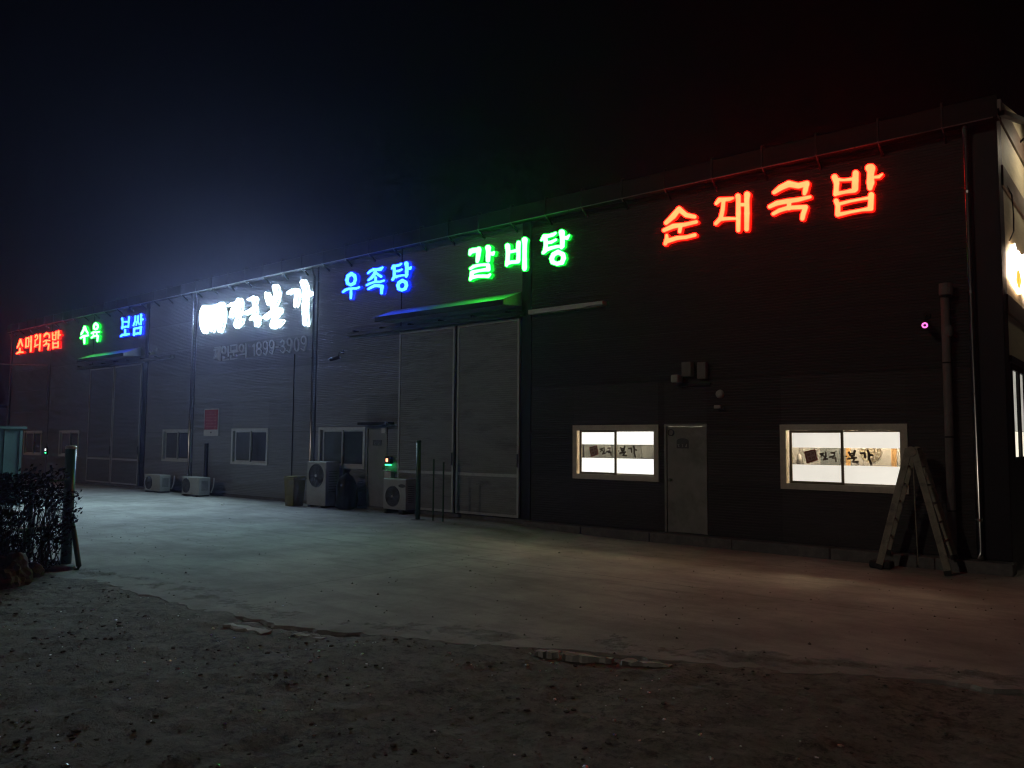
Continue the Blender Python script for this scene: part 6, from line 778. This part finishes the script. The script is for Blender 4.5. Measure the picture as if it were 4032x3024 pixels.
# red notice
ns = empty('red_notice', None, (-24.77, -0.03, 0)); tag(ns, 'red notice with a white lower strip fixed to the grey wall', 'notice')
bx('board', 'white_print', ns, -0.45, 0.45, 0.0, 0.022, 1.85, 2.76); bx('red_sheet', 'red_panel', ns, -0.41, 0.41, -0.006, -0.001, 2.06, 2.72)
tx = MB()
for r_, z in enumerate((2.56, 2.46, 2.36, 2.26, 2.16)):
    x = -0.3
    while x < 0.28:
        wd = rng.uniform(0.04, 0.08)
        tx.box(x, x + wd, -0.009, -0.0065, z - 0.02, z + 0.015); x += wd + 0.03
tx.build('print_lines', 'notice_text', ns); bx('mark', 'plate', ns, -0.03, 0.05, -0.004, -0.0005, 1.94, 1.99)
# cameras and small fittings on the wall
def camera_unit(x, z, label, d=(-0.3, -0.9, -0.25), glow=False, white=False):
    t = empty('security_camera', None, (x, 0, z)); tag(t, label, 'camera', 'security cameras on the wall')
    m = 'ac_white' if white else 'black_metal'
    MB().lathe([(0.0, -0.03), (0.055, -0.03), (0.06, 0.0)], (0, -0.001, 0.16), 'Y', 16).build('mount', m, t)
    MB().tube([(0, -0.03, 0.16), (0, -0.14, 0.14), (0, -0.16, 0.05)], 0.016, 8).build('arm', m, t)
    dv_ = Vector(d).normalized(); a = Vector((0, -0.10, 0.02)); e = a + dv_ * 0.30
    bdy = MB().tube([a, a + dv_ * 0.02, e], [0.04, 0.055, 0.055], 14).build('body', m, t)
    MB().tube([e, e + dv_ * 0.012], 0.045, 14).build('lens', 'ac_dark', bdy)
    if glow: MB().lathe([(0.022, 0), (0.046, 0), (0.046, 0.006), (0.022, 0.006), (0.022, 0)], (0, 0, 0), 'Z', 16).build('infrared_ring', 'ir', bdy).matrix_world = Matrix.Translation(e + dv_ * 0.014) @ dv_.to_track_quat('Z', 'Y').to_matrix().to_4x4()
    return t
camera_unit(-3.02, 3.66, 'small dome-like camera with a pink glowing ring beside the grey duct', (0.15, -0.9, -0.2), glow=True)
camera_unit(-17.95, 4.05, 'dark camera on a bent arm left of the big door canopy', (-0.8, -0.5, -0.25))
camera_unit(-28.75, 4.86, 'pale-nosed camera right of the far canopy', (0.5, -0.8, -0.15), white=True)
fx = empty('flood_lamp', None, (-7.2, 0, 3.0)); tag(fx, 'unlit twin-box lamp high above the pale steel door', 'lamp')
bx('box', 'pvc', fx, -0.16, 0.04, -0.16, -0.004, 0.02, 0.30, ch=0.01); bx('box', 'pvc', fx, 0.16, 0.34, -0.14, -0.004, -0.04, 0.28, ch=0.01)
bx('lamp_head', 'ac_white', fx, -0.32, -0.17, -0.30, -0.06, -0.10, 0.05, ch=0.015); bx('strut', 'flash', fx, -0.3, 0.4, -0.06, -0.004, -0.16, -0.125)
sr = empty('alarm_bell', None, (-6.63, 0, 2.66)); tag(sr, 'small round pale alarm bell below the twin-box lamp', 'alarm')
MB().lathe([(0.0, -0.06), (0.03, -0.07), (0.07, -0.05), (0.085, -0.004)], (0, 0, 0), 'Y', 18).build('bell', 'ac_white', sr, smooth=True)
bx('spout', 'ac_white', sr, -0.06, 0.07, -0.16, -0.004, -0.28, -0.22, ch=0.01)
# cable from the wall towards a pole outside the picture
wire = MB().tube([(-38.55, -0.05, 4.98), (-38.9, -1.5, 4.92), (-39.6, -4.0, 4.95), (-40.6, -7.5, 5.15), (-42.0, -12.0, 5.6)], 0.018, 6).build('overhead_cable', 'galv'); tag(wire, 'thin overhead cable running from the far wall out of the picture', 'cable')

# ------------------------------------------------------------------ step ladder by the right-hand window
ld = empty('step_ladder', None, (-3.13, -0.62, 0.0)); tag(ld, 'worn pale A-frame step ladder standing in front of the right lit window', 'ladder')
def rail_bar(p, q, w, dpt, name, m, par):
    p, q = Vector(p), Vector(q); t = (q - p).normalized(); s = Vector((t.z, 0, -t.x)) * (w / 2); dy = Vector((0, dpt / 2, 0))
    vs_ = [a + sx * s + sy * dy for a in (p, q) for sx, sy in ((-1, -1), (1, -1), (1, 1), (-1, 1))]
    return MB().add(vs_, [(3, 2, 1, 0), (4, 5, 6, 7), (0, 1, 5, 4), (1, 2, 6, 5), (2, 3, 7, 6), (3, 0, 4, 7)]).build(name, m, par)
for sx, xb, zf in ((-1, -0.50, 0.0), (1, 0.48, 0.0)):
    for yy, zz in ((-0.24, -0.205), (0.24, -0.02)):
        xo = xb - 0.03 * sx * 0; top = (sx * 0.035, yy * 0.72, 1.66)
        bot = (xb, yy, zz + 0.01)
        r = rail_bar(bot, top, 0.10, 0.028, 'rail', 'ladder', ld)
        rail_bar((bot[0] - sx * -0.0, yy, zz), (bot[0] - sx * 0.02, yy, zz + 0.07), 0.10, 0.05, 'foot', 'rubber', r)
    for i in range(1, 6):
        f = i / 6.0; xx = xb + (sx * 0.035 - xb) * f; yw = 0.24 * (1 - f) + 0.24 * .72 * f
        MB().tube([(xx, -yw + 0.01, 1.66 * f), (xx, yw - 0.01, 1.66 * f)], 0.017, 8).build('rung', 'ladder', ld)
for yy in (-0.19, 0.19): MB().lathe([(0.0, -0.02), (0.075, -0.018), (0.08, 0.0), (0.075, 0.018), (0.0, 0.02)], (0, yy, 1.62), 'Y', 18).build('hinge', 'ladder', ld)
bx('top_step', 'ladder', ld, -0.09, 0.09, -0.16, 0.16, 1.655, 1.675)
MB().tube([(0.02, -0.17, 1.58), (0.03, -0.165, 0.8), (0.05, -0.16, -0.1)], 0.008, 5).build('strap', 'ladder', ld)
blk = MB().box(-0.16, 0.16, -0.12, 0.12, 0.0, 0.11, ch=0.02).build('timber_block', 'rubber'); blk.location = (-3.62, -0.72, -0.205); tag(blk, 'dark low block lying at the left foot of the ladder', 'block')

# ------------------------------------------------------------------ gate posts, fence with dry vines, teal shed
g2 = empty('gate_post', None, (-13.65, -1.14, -0.11)); tag(g2, 'slim green steel post standing in front of the big sliding door', 'post', 'green gate posts')
MB().tube([(0, 0, 0), (0, 0, 1.83)], 0.055, 14).build('pole', 'green_paint', g2, smooth=True)
MB().lathe([(0.0, 0.03), (0.05, 0.022), (0.06, 0.0), (0.06, -0.02)], (0, 0, 1.83), 'Z', 14).build('cap', 'green_paint', g2)
MB().lathe([(0.0, 0.02), (0.16, 0.018), (0.18, 0.0), (0.18, -0.08)], (0, 0, 0.0), 'Z', 18).build('footing', 'concrete_step', g2)
for rx_, rh_ in ((0.40, 1.42), (0.72, 1.36)): MB().tube([(rx_, 0.10, 0.0), (rx_, 0.10, rh_)], 0.02, 8).build('side_rod', 'green_paint', g2)
gp = empty('gate_post', None, (-12.2, -9.4, -0.11)); tag(gp, 'thick green steel post with a slanting brace at the fence end', 'post', 'green gate posts')
MB().tube([(0, 0, 0), (0, 0, 1.72)], 0.072, 18).build('pole', 'green_paint', gp, smooth=True)
MB().lathe([(0.0, 0.022), (0.06, 0.018), (0.078, 0.0), (0.078, -0.03)], (0, 0, 1.72), 'Z', 18).build('cap', 'alu', gp)
MB().tube([(0.06, 0.01, 0.78), (0.16, 0.03, 0.50), (0.27, 0.05, 0.16), (0.30, 0.055, 0.06), (0.285, 0.05, 0.0), (0.20, 0.02, -0.02)], 0.035, 10).build('brace', 'green_paint', gp, smooth=True)
MB().tube([(0.05, 0.0, 0.60), (0.15, 0.03, 0.57)], 0.022, 8).build('brace_link', 'green_paint', gp)
MB().lathe([(0.0, 0.075), (0.19, 0.07), (0.215, 0.05), (0.22, -0.05)], (0.06, -0.12, 0.0), 'Z', 22).build('footing', 'concrete_step', gp)

fc = empty('mesh_fence', None, (0, 0, 0)); tag(fc, 'low green wire-mesh fence overgrown with dry vines at the left edge', 'fence')
FP = [Vector((-12.2, -9.45, -0.11)), Vector((-12.02, -9.95, -0.11)), Vector((-11.84, -10.45, -0.12)), Vector((-11.66, -10.95, -0.12)), Vector((-11.48, -11.45, -0.12)), Vector((-11.3, -11.95, -0.12))]
for p in FP[1:]: MB().tube([p, p + Vector((0, 0, 1.28))], 0.028, 8).build('fence_post', 'green_paint', fc)
wm = MB(); d = FP[-1] - FP[0]; nW = 46
for i in range(nW + 1):
    p = FP[0] + d * (i / nW); wm.tube([p + Vector((0, 0, 0.05)), p + Vector((0, 0, 1.25))], 0.0035, 3, False)
for i in range(13):
    z = 0.06 + i * 0.099; wm.tube([FP[0] + Vector((0, 0, z)), FP[-1] + Vector((0, 0, z))], 0.0035, 3, False)
wm.build('wire_mesh', 'green_paint', fc)
for z in (0.62, 1.25): MB().tube([FP[0] + Vector((0, 0, z)), FP[-1] + Vector((0, 0, z))], 0.016, 6).build('fence_rail', 'green_paint', fc)
# vines: stems that wander over the mesh and many small dry leaves
vn = empty('vine_shrub', None, (0, 0, 0)); tag(vn, 'dark dry vine shrub heaped over the fence at the left edge', 'shrub')
lm = MB(); nrm = Vector((d.y, -d.x, 0)).normalized()
if nrm.x < 0: nrm = -nrm
R_ = random.Random(11)
for i in range(10500):
    f = R_.random() ** 0.9; h = R_.random()
    top = 1.20 + 0.25 * noise.noise((f * 5, 1.5, 0)) + (0.22 if f > 0.12 else -0.25)
    z = h ** 0.75 * top
    dens = noise.noise((f * 7, z * 4.5, 2.2))
    if 0.1 < z < 0.95 and dens < -0.16 + 0.2 * R_.random() and f < 0.45: continue
    th = (0.10 + 0.30 * (z / 1.4)) * R_.uniform(-1.2, 1.0)
    p = FP[0] + d * f + Vector((0, 0, z + 0.02)) - nrm * th
    s = R_.uniform(0.012, 0.042); a = Vector((R_.uniform(-1, 1), R_.uniform(-1, 1), R_.uniform(-1, 1))).normalized(); b_ = a.orthogonal().normalized(); c_ = a.cross(b_)
    lm.add([p - b_ * s, p + c_ * s * 0.6 + a * s * .25, p + b_ * s * 1.2, p - c_ * s * 0.6 + a * s * .2], [(0, 1, 2, 3)])
lo = lm.build('foliage', 'vine', vn); lo['kind'] = 'stuff'
sm_ = MB()
for i in range(230):
    f = R_.random(); p = FP[0] + d * f + Vector((0, 0, 0.02)) - nrm * R_.uniform(-.05, .2); pts = [p.copy()]
    for q in range(7):
        p = p + Vector((R_.uniform(-.08, .08), R_.uniform(-.08, .08), R_.uniform(.10, .24))); pts.append(p.copy())
    sm_.tube(pts, [0.010 - 0.001 * q for q in range(8)], 4)
for i in range(16):
    p = FP[0] + Vector((R_.uniform(-.05, .12), R_.uniform(-.1, .06), R_.uniform(0.55, 1.05))); pts = [p.copy()]
    for q in range(4): p = p + Vector((R_.uniform(0.0, .09), R_.uniform(-.02, .05), R_.uniform(-.05, .05))); pts.append(p.copy())
    sm_.tube(pts, 0.005, 4)
sm_.build('stems', 'twig', vn)
def rock(name, loc, size, seed, m, label=None, cat=None, sub=3, amp=0.25):
    bm = bmesh.new(); bmesh.ops.create_icosphere(bm, subdivisions=sub, radius=1.0)
    for v in bm.verts:
        k_ = 1 + amp * noise.noise((v.co.x * 1.3 + seed, v.co.y * 1.3, v.co.z * 1.3)) + amp * .35 * noise.noise((v.co.x * 4 + seed, v.co.y * 4, v.co.z * 4))
        v.co = Vector((v.co.x * size[0], v.co.y * size[1], max(v.co.z, -0.55) * size[2])) * k_
    me = bpy.data.meshes.new(name); bm.to_mesh(me); bm.free(); me.materials.append(MT[m])
    o = bpy.data.objects.new(name, me); COL.objects.link(o); o.location = loc
    if label: tag(o, label, cat)
    return o
rock('tarpaulin_heap', (-11.25, -10.46, 0.02), (0.30, 0.25, 0.27), 3.0, 'tarp', 'dim heap under a dusty brown tarpaulin at the left edge', 'heap', 4, 0.5)
rock('boulder', (-11.72, -9.98, -0.03), (0.14, 0.12, 0.12), 7.0, 'clod', 'small dark rock beside the round concrete footing', 'boulder')
ts = empty('teal_shed', None, (0, 0, 0)); tag(ts, 'teal sheet-metal shed behind the vines at the left edge', 'shed')
bx('wall', 'teal', ts, -27.2, -24.6, -9.2, -5.75, -0.12, 1.98)
for i in range(9):
    y = -5.80 - i * 0.38; bx('rib', 'teal', ts, -24.598, -24.56, y - 0.03, y + 0.03, -0.1, 1.96)
bx('roof', 'teal', ts, -27.3, -24.5, -9.3, -5.68, 1.982, 2.05)
nb = empty('neighbour_shed', None, (0, 0, 0)); tag(nb, 'pale grey flat-roofed shed beyond the far end of the building', 'shed')
bx('wall', 'grey_wall', nb, -58, -49.4, -8.0, 2.05, -0.2, 3.38); bx('roof_edge', 'flash', nb, -58.1, -49.3, -8.1, 2.15, 3.382, 3.5)

# ------------------------------------------------------------------ broken concrete along the slab edge, clods and pebbles
def chunk(x0, x1, y0, y1, h, rz, label):
    L_, W_ = x1 - x0, y1 - y0; Rc = random.Random(int(-x0 * 100)); n = 9
    lo_ = [(L_ * i / n + Rc.uniform(-.3, .3) * L_ / n, Rc.uniform(-.035, .015)) for i in range(n + 1)]
    hi_ = [(L_ * i / n + Rc.uniform(-.3, .3) * L_ / n, W_ * (0.45 + 0.55 * math.sin(math.pi * (i + .6) / (n + 1.2))) + Rc.uniform(-.02, .02)) for i in range(n + 1)][::-1]
    ring_ = lo_ + hi_; m_ = len(ring_); tops = [h * (0.8 + 0.35 * Rc.random()) for _ in ring_]
    mb = MB().add([(x, y, 0) for x, y in ring_] + [(L_ / 2 + (x - L_ / 2) * .96, W_ / 2 + (y - W_ / 2) * .86, t) for (x, y), t in zip(ring_, tops)],
                  [(i, (i + 1) % m_, (i + 1) % m_ + m_, i + m_) for i in range(m_)] + [tuple(range(m_, 2 * m_))])
    o = mb.build('broken_slab', 'pale_concrete'); o.location = (x0, y0, -0.155); o.rotation_euler = (rng.uniform(-.03, .03), rng.uniform(-.03, .03), rz)
    tag(o, label, 'concrete', 'broken pieces along the slab edge'); return o
chunk(-4.34, -4.12, -8.66, -8.54, 0.075, 0.5, 'short stubby concrete piece at the left end of the pale kerb lengths')
chunk(-4.10, -3.66, -8.62, -8.50, 0.085, 0.44, 'longest pale concrete kerb length lying along the slab edge')
chunk(-3.64, -3.20, -8.40, -8.30, 0.07, 0.42, 'cracked concrete length right of the longest pale kerb piece')
chunk(-7.35, -6.75, -9.82, -9.68, 0.05, 0.1, 'flat concrete sliver at the crumbled edge in the bluish light')
chunk(-6.55, -6.2, -9.60, -9.50, 0.045, 0.35, 'thin slab sliver right of the flat one in the bluish light')
def scatter(name, m, count, smin, smax, region, seed, flat=0.6, weight=None):
    R2 = random.Random(seed); mb = MB(); i = 0
    base = bmesh.new(); bmesh.ops.create_icosphere(base, subdivisions=1, radius=1.0); base.verts.index_update()
    bv = [v.co.copy() for v in base.verts]; bf = [[v.index for v in f.verts] for f in base.faces]; base.free()
    while i < count:
        x = R2.uniform(region[0], region[1]); y = R2.uniform(region[2], region[3])
        if y > edge_y(x) - 0.03: 
            if R2.random() > 0.03: continue
        if weight and R2.random() > weight(x, y): continue
        s = smin * (smax / smin) ** (R2.random() ** 2.2); z = (earth_z(x, y) if y < edge_y(x) else yard_z(x, y)); rot = R2.uniform(0, 6.28); c, n_ = math.cos(rot), math.sin(rot); ex = R2.uniform(0.8, 1.7)
        mb.add([(x + s * (c * v.x * ex - n_ * v.y) * (1 + .25 * math.sin(9 * v.z + i)), y + s * (n_ * v.x * ex + c * v.y), z + s * flat * (v.z + .4)) for v in bv], bf); i += 1
    o = mb.build(name, m); tag(o, kind='stuff'); return o
cl = lambda x, y: 0.03 + 1.3 * max(0.0, noise.noise((x * 1.2, y * 1.2, 3)) + 0.05) + 0.9 * max(0.0, noise.noise((x * 4, y * 4, 8)) - 0.1)
tag(scatter('dirt_clods', 'clod', 3200, 0.003, 0.021, (-13, 2.0, -13.0, -6.4), 5, 0.6, cl), 'dark earth clods scattered over the foreground', 'dirt')
tag(scatter('gravel', 'stone', 2500, 0.003, 0.010, (-13, 2.0, -13.0, -6.4), 8, 0.7), 'fine grit lying on the bare foreground earth', 'gravel')
tag(scatter('white_pebbles', 'glint', 380, 0.006, 0.016, (-9.5, -1.5, -12.6, -8.6), 21, 0.7), 'tiny white pebbles sparkling on the earth', 'pebbles')
def yard_grit():
    R3 = random.Random(31); mb = MB()
    for i in range(700):
        x = R3.uniform(-20, 1.5); y = R3.uniform(edge_y(x) + 0.1, -0.6); s = R3.uniform(0.004, 0.013) * (1.6 if R3.random() < .08 else 1); z = yard_z(x, y); a = R3.uniform(0, 6.28)
        c, n_ = math.cos(a) * s, math.sin(a) * s
        mb.add([(x + c * 1.3, y + n_ * 1.3, z), (x - n_, y + c, z), (x - c, y - n_, z), (x + n_ * .9, y - c * .9, z), (x + .2 * c, y, z + s * 1.1)], [(0, 1, 4), (1, 2, 4), (2, 3, 4), (3, 0, 4)])
    return mb.build('yard_grit', 'clod')
tag(yard_grit(), 'loose grit strewn over the concrete yard', 'gravel', None, 'stuff')
bt = MB().box(-0.05, 0.05, -0.02, 0.02, 0, 0.03, ch=0.008).build('paper_scrap', 'pebble'); bt.location = (-20.8, -1.9, -0.10); tag(bt, 'scrap of white litter on the concrete before the yellow bin', 'litter')

# ------------------------------------------------------------------ night haze
hz = MB().box(-100, 50, -60, 62, -1.5, 12.0).build('haze', 'back'); hz.data.materials.clear()
hm = bpy.data.materials.new('night haze'); hm.use_nodes = True; hn = hm.node_tree.nodes
hn.remove(hn['Principled BSDF']); pv = hn.new('ShaderNodeVolumePrincipled'); pv.inputs['Color'].default_value = (0.55, 0.54, 1.0, 1); pv.inputs['Density'].default_value = 0.0014; pv.inputs['Anisotropy'].default_value = 0.80
hm.node_tree.links.new(pv.outputs[0], hn['Material Output'].inputs['Volume'])
hz.data.materials.append(hm); tag(hz, kind='stuff')
